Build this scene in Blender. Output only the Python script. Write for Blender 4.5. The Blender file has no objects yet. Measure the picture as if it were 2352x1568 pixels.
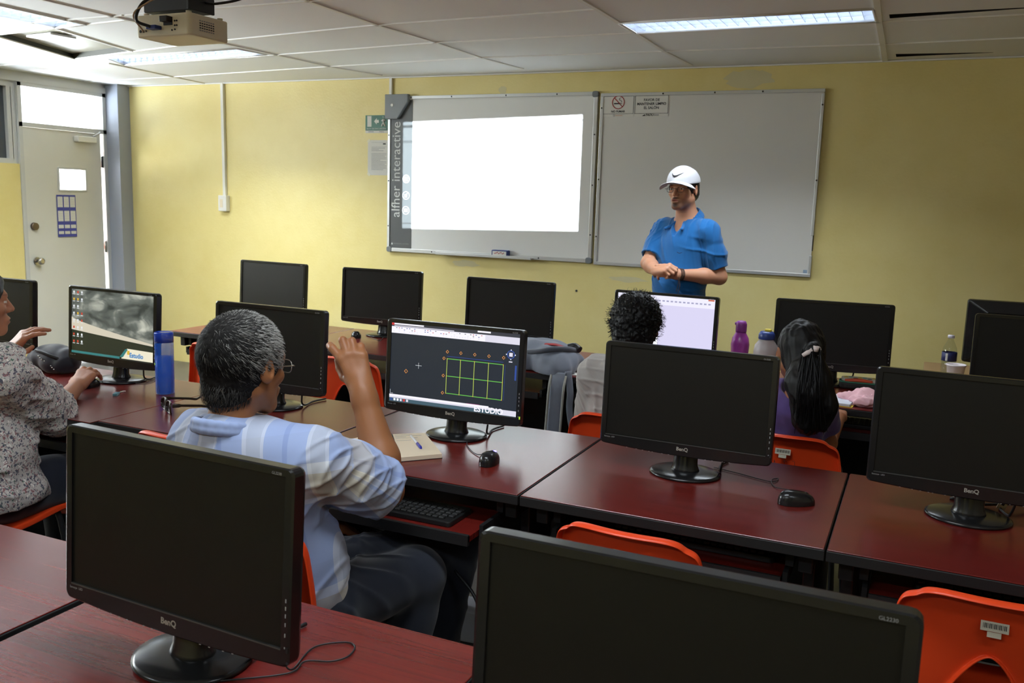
import bpy, bmesh, math, random
import numpy as np
from mathutils import Vector, Matrix, Euler
PI = math.pi
random.seed(7)
S = bpy.context.scene
COL = S.collection

# ---------------------------------------------------------------- camera
FPX, CZ = 2065.23, 1.5473
_p, _y, _r = .1553, -.4258, .0302
_cy, _sy = math.cos(_y), math.sin(_y)
FWD = Vector((_sy*math.cos(_p), _cy*math.cos(_p), -math.sin(_p)))
_rt = Vector((_cy, -_sy, 0)); _up = _rt.cross(FWD)
RGT = math.cos(_r)*_rt + math.sin(_r)*_up
UPV = -math.sin(_r)*_rt + math.cos(_r)*_up
cam_data = bpy.data.cameras.new('camera'); cam = bpy.data.objects.new('camera', cam_data); COL.objects.link(cam)
cam_data.sensor_width = 36; cam_data.lens = FPX/2352*36; cam_data.clip_start = .02
M = Matrix.Identity(4)
for i in range(3):
    M[i][0], M[i][1], M[i][2] = RGT[i], UPV[i], -FWD[i]
M[2][3] = CZ
cam.matrix_world = M
S.camera = cam
cam_data.dof.use_dof = True; cam_data.dof.focus_distance = 2.5; cam_data.dof.aperture_fstop = 11

# ---------------------------------------------------------------- world, daylight, exposure
S.view_settings.view_transform = 'Standard'; S.view_settings.look = 'None'
S.view_settings.gamma = 1; S.view_settings.use_curve_mapping = False
S.view_settings.exposure = 0.40
S.cycles.use_denoising = True
S.cycles.max_bounces = 8; S.cycles.diffuse_bounces = 5; S.cycles.glossy_bounces = 4
S.cycles.transmission_bounces = 6; S.cycles.transparent_max_bounces = 32
S.cycles.caustics_reflective = False; S.cycles.caustics_refractive = False
S.cycles.sample_clamp_indirect = 6
W = bpy.data.worlds.new('sky'); S.world = W; W.use_nodes = True
bg = W.node_tree.nodes['Background']
# pale sky above the horizon, sunlit concrete yard below it
_N, _L = W.node_tree.nodes, W.node_tree.links
_tc = _N.new('ShaderNodeTexCoord'); _sx = _N.new('ShaderNodeSeparateXYZ'); _L.new(_tc.outputs['Generated'], _sx.inputs[0])
_gt = _N.new('ShaderNodeMath'); _gt.operation = 'GREATER_THAN'; _gt.inputs[1].default_value = 0; _L.new(_sx.outputs[2], _gt.inputs[0])
_mx = _N.new('ShaderNodeMix'); _mx.data_type = 'RGBA'; _L.new(_gt.outputs[0], _mx.inputs[0]); _mx.inputs[6].default_value = (.93, .97, 1.0, 1); _mx.inputs[7].default_value = (.90, .95, 1, 1); _L.new(_mx.outputs[2], bg.inputs[0])
_cr = _N.new('ShaderNodeValToRGB'); _cr.color_ramp.interpolation = 'LINEAR'                       # yard, dim band added at eye level to darken the right wall, sky
_mr = _N.new('ShaderNodeMapRange'); _mr.inputs[1].default_value = -1; _mr.inputs[2].default_value = 1; _L.new(_sx.outputs[2], _mr.inputs[0]); _L.new(_mr.outputs[0], _cr.inputs[0])
YARD, DIM_BAND, SKY = 84.0, 18.0, 26.0
_e = _cr.color_ramp.elements
for _i, (_p, _v) in enumerate(((.40, YARD), (.44, DIM_BAND), (.56, DIM_BAND), (.60, SKY))):
    _q = _e[_i] if _i < 2 else _e.new(_p)
    _q.position = _p; _q.color = (_v/100, _v/100, _v/100, 1)
_ms = _N.new('ShaderNodeMath'); _ms.operation = 'MULTIPLY'; _ms.inputs[1].default_value = 100; _L.new(_cr.outputs[0], _ms.inputs[0]); _L.new(_ms.outputs[0], bg.inputs[1])

XL, YF, XR, YB, ZC = -6.80, 6.137, 1.75, -2.2, 2.463   # room: door wall, board wall, right wall, back wall, ceiling
def portal(name, loc, rot, sx, sy):
    l = bpy.data.lights.new(name, 'AREA'); l.shape = 'RECTANGLE'; l.size = sx; l.size_y = sy
    l.cycles.is_portal = True
    o = bpy.data.objects.new(name, l); COL.objects.link(o); o.location = loc; o.rotation_euler = rot
# (portals only guide sampling of the sky through the real window openings)
portal('window_portal', (XL-.10, 5.56, 2.20), (0, -PI/2, 0), .29, .84)
portal('window_portal', (XL-.10, 2.81, 2.05), (0, -PI/2, 0), .66, 3.1)

# projector lamp (the lens of the ceiling projector throws the screen image on the board)
PROJ = Vector((-2.85, 3.005, 2.185))
def srgb(r, g, b):
    f = lambda c: (c/255/12.92) if c/255 <= .04045 else ((c/255+.055)/1.055)**2.4
    return (f(r), f(g), f(b), 1)
pl = bpy.data.lights.new('projector_lamp', 'SPOT'); plo = bpy.data.objects.new('projector_lamp', pl); COL.objects.link(plo)
pl.energy = 2300; pl.shadow_soft_size = .006; pl.spot_size = 1.0; pl.spot_blend = 0
plo.rotation_euler = (PI/2, 0, 0)                       # shines along +y

# ---------------------------------------------------------------- helpers
def tag(o, label=None, cat=None, group=None, kind=None):
    if label: o['label'] = label
    if cat: o['category'] = cat
    if group: o['group'] = group
    if kind: o['kind'] = kind
    return o
def thing(name, label, cat, loc=(0, 0, 0), rz=0, group=None):
    o = bpy.data.objects.new(name, None); COL.objects.link(o)
    o.location = loc; o.rotation_euler = (0, 0, rz); o.empty_display_size = .05
    return tag(o, label, cat, group)
def copy_tree(o, parent=None):
    c = o.copy(); COL.objects.link(c); c.parent = parent
    for ch in list(o.children): copy_tree(ch, c)
    return c
def ray(x, y): return RGT*((x-1176)/FPX) + UPV*(-(y-784)/FPX) + FWD
def on_z(x, y, z):
    d = ray(x, y); t = (z-CZ)/d.z; return Vector((0, 0, CZ)) + d*t
def on_y(x, y, Y):
    d = ray(x, y); return Vector((0, 0, CZ)) + d*(Y/d.y)
def on_x(x, y, X):
    d = ray(x, y); return Vector((0, 0, CZ)) + d*(X/d.x)

class MB:
    def __init__(s): s.v, s.f, s.m, s.s = [], [], [], []
    def add(s, vs, fs, m=0, sm=False):
        n = len(s.v); s.v += [tuple(v) for v in vs]
        for f in fs: s.f.append([i+n for i in f]); s.m.append(m); s.s.append(sm)
        return s
    def box(s, c, d, m=0, rot=None):
        vs = [Vector((sx*d[0]/2, sy*d[1]/2, sz*d[2]/2)) for sx in (-1, 1) for sy in (-1, 1) for sz in (-1, 1)]
        if rot is not None: vs = [rot @ v for v in vs]
        vs = [v+Vector(c) for v in vs]
        return s.add(vs, [(0, 1, 3, 2), (4, 6, 7, 5), (0, 4, 5, 1), (2, 3, 7, 6), (0, 2, 6, 4), (1, 5, 7, 3)], m)
    def quad(s, pts, m=0): return s.add(pts, [tuple(range(len(pts)))], m)
    def tube(s, path, r, n=8, m=0, caps=True, flat=None):
        path = [Vector(p) for p in path]; N = len(path)
        rs = r if isinstance(r, (list, tuple)) else [r]*N
        t0 = (path[1]-path[0]).normalized()
        a = t0.orthogonal().normalized() if flat is None else (Vector(flat)-t0*t0.dot(Vector(flat))).normalized()
        vs = []; 
        for i, p in enumerate(path):
            t = (path[min(i+1, N-1)]-path[max(i-1, 0)])
            t = t.normalized() if t.length > 1e-9 else t0
            a = (a-t*a.dot(t)).normalized(); b = t.cross(a)
            ra, rb = rs[i] if isinstance(rs[i], (tuple, list)) else (rs[i], rs[i])
            vs += [p+a*math.cos(2*PI*k/n)*ra+b*math.sin(2*PI*k/n)*rb for k in range(n)]
        fs = [(i*n+k, i*n+(k+1) % n, (i+1)*n+(k+1) % n, (i+1)*n+k) for i in range(N-1) for k in range(n)]
        s.add(vs, fs, m, True)
        if caps:
            q = len(s.v)-len(vs)
            s.f += [[q+k for k in range(n)][::-1], [q+(N-1)*n+k for k in range(n)]]; s.m += [m, m]; s.s += [False, False]
        return s
    def lathe(s, prof, c=(0, 0, 0), n=32, m=0, sx=1, sy=1, mats=None):
        c = Vector(c); vs = []
        for r, z in prof: vs += [c+Vector((r*sx*math.cos(2*PI*k/n), r*sy*math.sin(2*PI*k/n), z)) for k in range(n)]
        q = len(s.v); s.v += [tuple(v) for v in vs]
        for i in range(len(prof)-1):
            if abs(prof[i][0]-prof[i+1][0])+abs(prof[i][1]-prof[i+1][1]) < 1e-7: continue
            for k in range(n):
                s.f.append([q+i*n+k, q+i*n+(k+1) % n, q+(i+1)*n+(k+1) % n, q+(i+1)*n+k])
                s.m.append(mats[i] if mats else m); s.s.append(True)
        return s
    def prism(s, poly, a, b, ax, m=0, o=(0, 0, 0)):
        # poly in 2D; ax: function (u,v,w)->3D ; extruded from w=a to w=b
        n = len(poly)
        vs = [ax(u, v, a) for u, v in poly]+[ax(u, v, b) for u, v in poly]
        fs = [tuple(range(n))[::-1], tuple(range(n, 2*n))]+[(i, (i+1) % n, n+(i+1) % n, n+i) for i in range(n)]
        return s.add([Vector(v)+Vector(o) for v in vs], fs, m)
    def text(s, txt, size, mat4, m=0, align='CENTER', bold=0, sx=1, shear=0):
        cu = bpy.data.curves.new('t', 'FONT'); cu.body = txt; cu.size = size; cu.align_x = align; cu.align_y = 'CENTER'
        cu.offset = bold; cu.resolution_u = 3; cu.shear = shear
        ob = bpy.data.objects.new('t', cu); COL.objects.link(ob)
        dg = bpy.context.evaluated_depsgraph_get(); me = bpy.data.meshes.new_from_object(ob.evaluated_get(dg))
        s.add([mat4 @ Vector((v.co.x*sx, v.co.y, v.co.z)) for v in me.vertices], [tuple(p.vertices) for p in me.polygons], m)
        bpy.data.objects.remove(ob); bpy.data.curves.remove(cu); bpy.data.meshes.remove(me)
        return s
    def build(s, name, mats, parent=None, loc=None, rot=None, bevel=0, seg=2, sub=0, solid=0, smooth=None, angle=None):
        me = bpy.data.meshes.new(name); me.from_pydata(s.v, [], s.f)
        for mt in (mats if isinstance(mats, (list, tuple)) else [mats]): me.materials.append(mt)
        me.polygons.foreach_set('material_index', s.m)
        me.polygons.foreach_set('use_smooth', [True]*len(s.f) if smooth else s.s)
        me.update()
        bm = bmesh.new(); bm.from_mesh(me); bmesh.ops.recalc_face_normals(bm, faces=bm.faces); bm.to_mesh(me); bm.free()
        o = bpy.data.objects.new(name, me); COL.objects.link(o)
        if parent is not None: o.parent = parent
        if loc is not None: o.location = loc
        if rot is not None: o.rotation_euler = rot
        if solid:
            md = o.modifiers.new('solid', 'SOLIDIFY'); md.thickness = solid; md.offset = 0
        if bevel:
            md = o.modifiers.new('bevel', 'BEVEL'); md.width = bevel; md.segments = seg; md.limit_method = 'ANGLE'; md.angle_limit = math.radians(40)
        if sub:
            md = o.modifiers.new('sub', 'SUBSURF'); md.levels = sub; md.render_levels = sub
        return o
def rounded_rect(w, h, r, n=5, cx=0, cy=0):
    out = []
    for qx, qy, a0 in ((1, 1, 0), (-1, 1, PI/2), (-1, -1, PI), (1, -1, 1.5*PI)):
        for k in range(n+1):
            a = a0+PI/2*k/n
            out.append((cx+qx*(w/2-r)+r*math.cos(a), cy+qy*(h/2-r)+r*math.sin(a)))
    return out
def arc(p0, p1, p2, n=12):
    p0, p1, p2 = Vector(p0), Vector(p1), Vector(p2)
    return [(1-t)**2*p0+2*t*(1-t)*p1+t*t*p2 for t in [k/n for k in range(n+1)]]
def spline(pts, n=8):
    P = [Vector(p) for p in pts]; P = [2*P[0]-P[1]]+P+[2*P[-1]-P[-2]]; out = []
    for i in range(1, len(P)-2):
        for k in range(n):
            t = k/n
            out.append(.5*((2*P[i])+(P[i+1]-P[i-1])*t+(2*P[i-1]-5*P[i]+4*P[i+1]-P[i+2])*t*t+(3*P[i]-P[i-1]-3*P[i+1]+P[i+2])*t**3))
    return out+[P[-2]]

# ---------------------------------------------------------------- materials
def nodes(m):
    return m.node_tree.nodes, m.node_tree.links, m.node_tree.nodes['Principled BSDF']
def mat(name, c, rough=.5, metal=0, spec=.5, coat=0, bump=0, bscale=200, var=0, vscale=6, sheen=0, trans=0, ior=1.45, emit=None, es=0, alpha=1):
    m = bpy.data.materials.new(name); m.use_nodes = True
    N, L, P = nodes(m)
    col = srgb(*c) if max(c) > 1.0 else (*c, 1)
    P.inputs['Base Color'].default_value = col
    P.inputs['Roughness'].default_value = rough; P.inputs['Metallic'].default_value = metal
    P.inputs['Specular IOR Level'].default_value = spec; P.inputs['Coat Weight'].default_value = coat
    P.inputs['Sheen Weight'].default_value = sheen; P.inputs['Transmission Weight'].default_value = trans; P.inputs['IOR'].default_value = ior
    P.inputs['Alpha'].default_value = alpha
    if emit:
        P.inputs['Emission Color'].default_value = srgb(*emit) if max(emit) > 1.0 else (*emit, 1); P.inputs['Emission Strength'].default_value = es
    tc = N.new('ShaderNodeTexCoord')
    if var:
        nz = N.new('ShaderNodeTexNoise'); nz.inputs['Scale'].default_value = vscale; nz.inputs['Detail'].default_value = 4
        L.new(tc.outputs['Object'], nz.inputs['Vector'])
        hs = N.new('ShaderNodeMix'); hs.data_type = 'RGBA'
        hs.inputs[6].default_value = tuple(x*(1-var) for x in col[:3])+(1,); hs.inputs[7].default_value = tuple(min(1, x*(1+var)) for x in col[:3])+(1,)
        L.new(nz.outputs['Fac'], hs.inputs[0]); L.new(hs.outputs[2], P.inputs['Base Color'])
    if bump:
        nb = N.new('ShaderNodeTexNoise'); nb.inputs['Scale'].default_value = bscale; nb.inputs['Detail'].default_value = 3
        L.new(tc.outputs['Object'], nb.inputs['Vector'])
        b = N.new('ShaderNodeBump'); b.inputs['Strength'].default_value = bump; b.inputs['Distance'].default_value = .003
        L.new(nb.outputs['Fac'], b.inputs['Height']); L.new(b.outputs['Normal'], P.inputs['Normal'])
    return m
def emis(name, c, s):
    m = bpy.data.materials.new(name); m.use_nodes = True
    N, L, P = nodes(m); P.inputs['Base Color'].default_value = (.01, .01, .01, 1); P.inputs['Roughness'].default_value = .35
    P.inputs['Emission Color'].default_value = srgb(*c); P.inputs['Emission Strength'].default_value = s
    return m
def wood_mat():
    m = bpy.data.materials.new('mahogany_laminate'); m.use_nodes = True
    N, L, P = nodes(m)
    tc = N.new('ShaderNodeTexCoord'); oi = N.new('ShaderNodeObjectInfo')
    ad = N.new('ShaderNodeVectorMath'); ad.operation = 'ADD'; L.new(tc.outputs['Object'], ad.inputs[0]); L.new(oi.outputs['Location'], ad.inputs[1])
    mp = N.new('ShaderNodeMapping'); mp.inputs['Scale'].default_value = (3.5, 85, 10); L.new(ad.outputs[0], mp.inputs[0])
    nz = N.new('ShaderNodeTexNoise'); nz.inputs['Scale'].default_value = 1.0; nz.inputs['Detail'].default_value = 5; nz.inputs['Roughness'].default_value = .6; nz.inputs['Distortion'].default_value = .5
    L.new(mp.outputs[0], nz.inputs['Vector'])
    cr = N.new('ShaderNodeValToRGB'); L.new(nz.outputs['Fac'], cr.inputs[0])
    e = cr.color_ramp.elements
    e[0].position = .25; e[0].color = srgb(84, 22, 18); e[1].position = .75; e[1].color = srgb(116, 30, 23)
    k = cr.color_ramp.elements.new(.5); k.color = srgb(101, 26, 21)
    L.new(cr.outputs[0], P.inputs['Base Color'])
    P.inputs['Roughness'].default_value = .26; P.inputs['Specular IOR Level'].default_value = .6
    n2 = N.new('ShaderNodeTexNoise'); n2.inputs['Scale'].default_value = 350; L.new(tc.outputs['Object'], n2.inputs['Vector'])
    b = N.new('ShaderNodeBump'); b.inputs['Strength'].default_value = .12; b.inputs['Distance'].default_value = .001
    L.new(n2.outputs['Fac'], b.inputs['Height']); L.new(b.outputs['Normal'], P.inputs['Normal'])
    return m
def wall_mat():
    m = bpy.data.materials.new('yellow_wall_paint'); m.use_nodes = True
    N, L, P = nodes(m); tc = N.new('ShaderNodeTexCoord')
    nz = N.new('ShaderNodeTexNoise'); nz.inputs['Scale'].default_value = 1.7; nz.inputs['Detail'].default_value = 6; nz.inputs['Roughness'].default_value = .65
    L.new(tc.outputs['Object'], nz.inputs['Vector'])
    cr = N.new('ShaderNodeValToRGB'); L.new(nz.outputs['Fac'], cr.inputs[0]); e = cr.color_ramp.elements
    e[0].position = .3; e[0].color = srgb(224, 206, 134); e[1].position = .72; e[1].color = srgb(233, 218, 154)
    L.new(cr.outputs[0], P.inputs['Base Color']); P.inputs['Roughness'].default_value = .42; P.inputs['Specular IOR Level'].default_value = .4
    nb = N.new('ShaderNodeTexNoise'); nb.inputs['Scale'].default_value = 60; nb.inputs['Detail'].default_value = 4; L.new(tc.outputs['Object'], nb.inputs['Vector'])
    n3 = N.new('ShaderNodeTexNoise'); n3.inputs['Scale'].default_value = 5; n3.inputs['Detail'].default_value = 2; L.new(tc.outputs['Object'], n3.inputs['Vector'])
    ma = N.new('ShaderNodeMath'); ma.operation = 'MULTIPLY_ADD'; ma.inputs[1].default_value = 4; L.new(n3.outputs['Fac'], ma.inputs[0]); L.new(nb.outputs['Fac'], ma.inputs[2])
    b = N.new('ShaderNodeBump'); b.inputs['Strength'].default_value = .25; b.inputs['Distance'].default_value = .004
    L.new(ma.outputs[0], b.inputs['Height']); L.new(b.outputs['Normal'], P.inputs['Normal'])
    return m
def attr_mat(name, rough=.6, spec=.4, sss=0, bump=0, bscale=300, sheen=0):
    # colour comes from the mesh's own 'paint' attribute (skin, lips, stubble, prints: the thing's own colours)
    m = bpy.data.materials.new(name); m.use_nodes = True
    N, L, P = nodes(m); a = N.new('ShaderNodeAttribute'); a.attribute_name = 'paint'
    L.new(a.outputs['Color'], P.inputs['Base Color'])
    P.inputs['Roughness'].default_value = rough; P.inputs['Specular IOR Level'].default_value = spec
    P.inputs['Sheen Weight'].default_value = sheen
    if sss:
        P.inputs['Subsurface Weight'].default_value = sss; P.inputs['Subsurface Radius'].default_value = (.012, .005, .003); P.inputs['Subsurface Scale'].default_value = 1
    if bump:
        tc = N.new('ShaderNodeTexCoord'); nb = N.new('ShaderNodeTexNoise'); nb.inputs['Scale'].default_value = bscale; nb.inputs['Detail'].default_value = 3
        L.new(tc.outputs['Object'], nb.inputs['Vector'])
        b = N.new('ShaderNodeBump'); b.inputs['Strength'].default_value = bump; b.inputs['Distance'].default_value = .002
        L.new(nb.outputs['Fac'], b.inputs['Height']); L.new(b.outputs['Normal'], P.inputs['Normal'])
    return m
def pane_mat(name, c, k=1):
    # thin sheet of glass: clear to light, with a weak mirror reflection
    m = bpy.data.materials.new(name); m.use_nodes = True; N, L = m.node_tree.nodes, m.node_tree.links
    N.remove(N['Principled BSDF']); t = N.new('ShaderNodeBsdfTransparent'); t.inputs[0].default_value = c
    g = N.new('ShaderNodeBsdfGlossy'); g.inputs['Roughness'].default_value = .02; f = N.new('ShaderNodeLayerWeight'); pw = N.new('ShaderNodeMath'); pw.operation = 'POWER'; pw.inputs[1].default_value = 4; L.new(f.outputs['Facing'], pw.inputs[0])
    ma = N.new('ShaderNodeMath'); ma.operation = 'MULTIPLY_ADD'; ma.inputs[1].default_value = .5; ma.inputs[2].default_value = .035; L.new(pw.outputs[0], ma.inputs[0])
    x = N.new('ShaderNodeMixShader'); L.new(ma.outputs[0], x.inputs[0]); L.new(t.outputs[0], x.inputs[1]); L.new(g.outputs[0], x.inputs[2])
    L.new(x.outputs[0], N['Material Output'].inputs[0]); return m
MT = {}
MT['wood'] = wood_mat(); MT['wall'] = wall_mat()
MT['tile'] = mat('ceiling_tile', (243, 245, 248), .85, bump=.25, bscale=160, var=.02, vscale=3)
MT['tbar'] = mat('tbar_white', (238, 237, 234), .5)
MT['floor'] = mat('floor_tile', (84, 81, 78), .35, var=.15, vscale=4)
MT['dark'] = mat('dark_void', (30, 29, 28), .8)
MT['blk'] = mat('glossy_black_plastic', (.011, .011, .0115), .22, spec=.55)
MT['blk2'] = mat('satin_black_plastic', (.013, .013, .013), .42, spec=.45, bump=.05, bscale=900)
MT['scr'] = mat('lcd_panel_off', (.0090, .0086, .0070), .42, spec=.32)
MT['edge'] = mat('black_edge_band', (.018, .017, .017), .45)
MT['bmetal'] = mat('black_powder_coat', (.014, .014, .015), .45)
MT['steel'] = mat('brushed_steel', (176, 172, 165), .32, metal=1)
MT['chrome'] = mat('chrome', (200, 200, 200), .12, metal=1)
MT['alu'] = mat('aluminium_trim', (205, 206, 205), .38, metal=.6)
MT['white'] = mat('white_plastic', (228, 226, 218), .45)
MT['cream'] = mat('cream_plastic', (226, 217, 192), .4, var=.02)
MT['board'] = mat('whiteboard_enamel', (232, 232, 228), .28, spec=.45)
MT['char'] = mat('charcoal_strip', (82, 84, 84), .4)
MT['greyp'] = mat('grey_plastic', (118, 122, 124), .38)
MT['lt'] = mat('light_lettering', (214, 216, 214), .5)
MT['ink'] = mat('black_ink', (28, 28, 30), .6)
MT['grayink'] = mat('grey_ink', (150, 150, 150), .6)
MT['red'] = mat('red_ink', (168, 40, 40), .6)
MT['green'] = mat('sign_green', (20, 92, 66), .4)
MT['paper'] = mat('white_paper', (224, 222, 214), .8)
MT['cpaper'] = mat('cream_paper', (232, 214, 186), .8)
MT['blue'] = mat('blue_ink', (62, 66, 140), .6)
MT['bluep'] = mat('blue_plastic', (28, 62, 128), .4)
MT['door'] = mat('door_paint', (214, 212, 204), .42, var=.02)
MT['gray_paint'] = mat('grey_column_paint', (150, 155, 166), .4, bump=.05, bscale=60)
MT['frame'] = mat('window_frame_paint', (196, 196, 192), .45)
MT['orange'] = mat('orange_polypropylene', (232, 72, 30), .33, spec=.5, bump=.06, bscale=700)
MT['label'] = mat('sticker', (200, 192, 172), .6)
MT['logo'] = mat('silver_print', (150, 144, 134), .5)
# ---------------------------------------------------------------- projector light pattern: a rectangle of screen image thrown on the board
def projector_nodes():
    pl.use_nodes = True; T = pl.node_tree; N, L = T.nodes, T.links
    em = N['Emission']; g = N.new('ShaderNodeNewGeometry'); sp = N.new('ShaderNodeSeparateXYZ'); L.new(g.outputs['Incoming'], sp.inputs[0])
    def mth(op, a, b, clamp=False):
        n = N.new('ShaderNodeMath'); n.operation = op; n.use_clamp = clamp
        for i, x in enumerate((a, b)):
            if isinstance(x, (int, float)): n.inputs[i].default_value = x
            else: L.new(x, n.inputs[i])
        return n.outputs[0]
    Dp = YF-.03-PROJ.y
    u = mth('ADD', mth('MULTIPLY', mth('DIVIDE', sp.outputs[0], sp.outputs[1]), Dp), PROJ.x)
    v0 = mth('ADD', mth('MULTIPLY', mth('DIVIDE', sp.outputs[2], sp.outputs[1]), Dp), PROJ.z)
    v = mth('SUBTRACT', v0, mth('MULTIPLY', mth('ADD', u, 3.015), .026))
    def band(x, a, b):
        return mth('MULTIPLY', mth('GREATER_THAN', x, a), mth('LESS_THAN', x, b))
    mask = mth('MULTIPLY', band(u, -3.748, -2.282), band(v, 1.328, 2.139))
    ribbon = mth('MULTIPLY', band(v, 2.095, 2.115), .75)
    side = mth('MULTIPLY', band(v, 1.98, 2.0), .4)
    low = mth('MULTIPLY', band(v, 1.362, 1.372), .5)
    k = mth('SUBTRACT', 1, mth('ADD', mth('ADD', ribbon, side), low), True)
    L.new(mth('MULTIPLY', mask, k), em.inputs['Strength'])
    em.inputs['Color'].default_value = (.80, .92, 1, 1)
projector_nodes()

# ---------------------------------------------------------------- setting: floor, walls, ceiling
def structure(mb, name, m, **k): return tag(mb.build(name, m, **k), kind='structure')
structure(MB().box(((XL+XR)/2, (YB+YF)/2, -.05), (XR-XL+.6, YF-YB+.6, .1)), 'floor', MT['floor'])
structure(MB().box(((XL+XR)/2, YF+.1, 1.45), (XR-XL+.6, .2, 2.9)), 'wall_front', MT['wall'])
structure(MB().box((XR+.1, (YB+YF)/2, 1.45), (.2, YF-YB, 2.9)), 'wall_right', mat('brown_curtain_wall', (160, 144, 112), .8))  # unseen wall given a duller brown to absorb light near the board
structure(MB().box(((XL+XR)/2, YB-.1, 1.45), (XR-XL+.6, .2, 2.9)), 'wall_back', MT['wall'])
# door wall: yellow parapet below the windows, beam above, piers
SILL, HEAD = 1.725, 2.375
b = MB()
b.box((XL-.06, (YB+5.13)/2, SILL/2), (.12, 5.13-YB, SILL))
structure(MB().box((XL-.06, (YB+YF)/2, (HEAD+2.9)/2), (.12, YF-YB, 2.9-HEAD)).box((XL+.004, (YB+YF)/2, HEAD+.03), (.02, YF-YB, .05)), 'trim_3', MT['frame'])
b.box((XL-.06, -1.95, 2.05), (.12, .5, .66))
structure(b, 'wall_left', MT['wall'])
# ceiling with real openings for the fixtures and the missing tile
VENT = [(-5.36, 3.905), (-4.735, 3.845), (-4.955, 4.60), (-5.70, 4.765)]
L1 = [(-1.527, 4.57), (-.315, 4.57), (-.315, 4.855), (-1.527, 4.855)]
L2 = [(-5.40, 4.80), (-4.14, 4.70), (-4.10, 4.945), (-5.55, 5.085)]
L3 = [(-4.70, 2.60), (-4.43, 2.60), (-4.43, 3.80), (-4.70, 3.82)]
L4 = [(-1.53, 1.3), (-.32, 1.3), (-.32, 1.59), (-1.53, 1.59)]
L5 = [(-1.53, -.9), (-.32, -.9), (-.32, -.61), (-1.53, -.61)]
L6 = [(-3.97, -.9), (-2.76, -.9), (-2.76, -.61), (-3.97, -.61)]
L7 = [(.40, .3), (1.61, .3), (1.61, .59), (.40, .59)]
G1 = [(-.255, 4.735), (.35, 4.74), (.35, 4.755), (-.255, 4.83)]
G2 = [(-.262, 5.90), (.25, 5.965), (.25, 5.975), (-.262, 6.01)]
def ceiling():
    bm = bmesh.new(); es = []
    for loop in ([(XL-.1, YB-.1), (XR+.1, YB-.1), (XR+.1, YF+.05), (XL-.1, YF+.05)], VENT, L1, L2, L3, L4, L5, L6, L7, G1, G2):
        vs = [bm.verts.new((x, y, ZC)) for x, y in loop]
        es += [bm.edges.new((vs[i], vs[(i+1) % 4])) for i in range(4)]
    bmesh.ops.triangle_fill(bm, edges=es, use_beauty=True)
    for f in bm.faces:
        if f.normal.z > 0: f.normal_flip()
    me = bpy.data.meshes.new('ceiling'); bm.to_mesh(me); bm.free(); me.materials.append(MT['tile'])
    o = bpy.data.objects.new('ceiling', me); COL.objects.link(o); tag(o, kind='structure')
    structure(MB().box(((XL+XR)/2, (YB+YF)/2, 2.95), (XR-XL+.6, YF-YB+.4, .1)), 'ceiling_slab', MT['dark'])
ceiling()
# suspended grid of white T-bars
b = MB()
def bar(p, q, w=.024):
    p, q = Vector((*p, ZC-.003)), Vector((*q, ZC-.003)); d = q-p
    b.box((p+q)/2, (d.length, w, .008), 0, Matrix.Rotation(math.atan2(d.y, d.x), 3, 'Z'))
DX = {9: [(-5.20, YB), (-5.25, 3.3), (-5.36, 3.92), (-5.70, 4.78)], 8: [(-3.98, YB), (-3.98, 3.0)]}
n8 = [on_z(x, y, ZC) for x, y in ((104, 0), (293, 44.5), (490, 94), (634, 125), (755, 152), (876, 172))]
n7 = [on_z(x, y, ZC) for x, y in ((705, 0), (866, 56), (999.6, 96.4), (1103.6, 131.3), (1200, 157))]
n5 = [on_z(x, y, ZC) for x, y in ((1336, 0), (1371, 19.5), (1459, 74), (1525, 116.5), (1588, 149))]
n6 = [on_z(x, y, ZC) for x, y in ((2014, 2), (2019, 49), (2027.5, 100.3), (2033, 140))]
for ns in (n8, n7, n5, n6):
    pts = [(p.x, p.y) for p in ns]; pts = [(pts[0][0], YB)]+pts
    for i in range(len(pts)-1): bar(pts[i], pts[i+1], .03 if ns is n6 else .024)
bar((-5.20, YB), (-5.30, 3.85)); bar((-5.36, 3.9), (-5.70, 4.77)); bar((-5.62, 5.0), (-5.75, YF)); bar((-4.735, 3.845), (-4.955, 4.61)); bar((.92, YB), (.92, YF))
def at(ns, k): return (ns[k].x, ns[k].y)
for j in range(3):                                            # cross tees between the runners
    bar(at(n8, j+2), at(n7, j+1), .014); bar(at(n7, j+1), at(n5, j+1), .014)
    if j: bar(at(n5, j+1), at(n6, j), .014)
    e = at(n6, max(j, 1)); bar((e[0], e[1]+(-.61 if j == 0 else 0)), (.92, 4.27+.61*j), .012); bar((.92, 4.27+.61*j), (XR, 4.27+.61*j), .014)
bar(at(n8, 2), (-5.70, 4.78), .016); bar(at(n8, 3), (-5.50, 5.12), .014); bar(at(n8, 4), (-5.70, 5.72), .014); bar((-5.70, 5.72), (XL, 5.8), .014)
bar((-5.70, 4.78), (XL, 4.9), .016); bar(at(n8, 1), (-5.36, 3.9), .016); bar((-5.36, 3.9), (XL, 4.0), .016)
for y in (3.67, 3.06, 2.45, 1.84, 1.23, .62, .01):
    bar((-3.98, y), (-2.76, y), .014); bar((-2.76, y), (-1.54, y), .014); bar((-1.54, y), (-.32, y), .014); bar((-.32, y), (XR, y), .014); bar((-5.25, y), (-4.0, y), .014); bar((-5.25, y), (XL, y), .014)
structure(b, 'trim_1', MT['tbar'])
# thin wall angle along the board wall
structure(MB().box(((XL+XR)/2, YF-.01, ZC-.006), (XR-XL, .02, .008)), 'trim_2', MT['tbar'])
# steel column in the corner beside the door
structure(MB().box((XL+.08, 6.07, ZC/2), (.16, .135, ZC)), 'column', MT['gray_paint'], bevel=.004)
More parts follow.
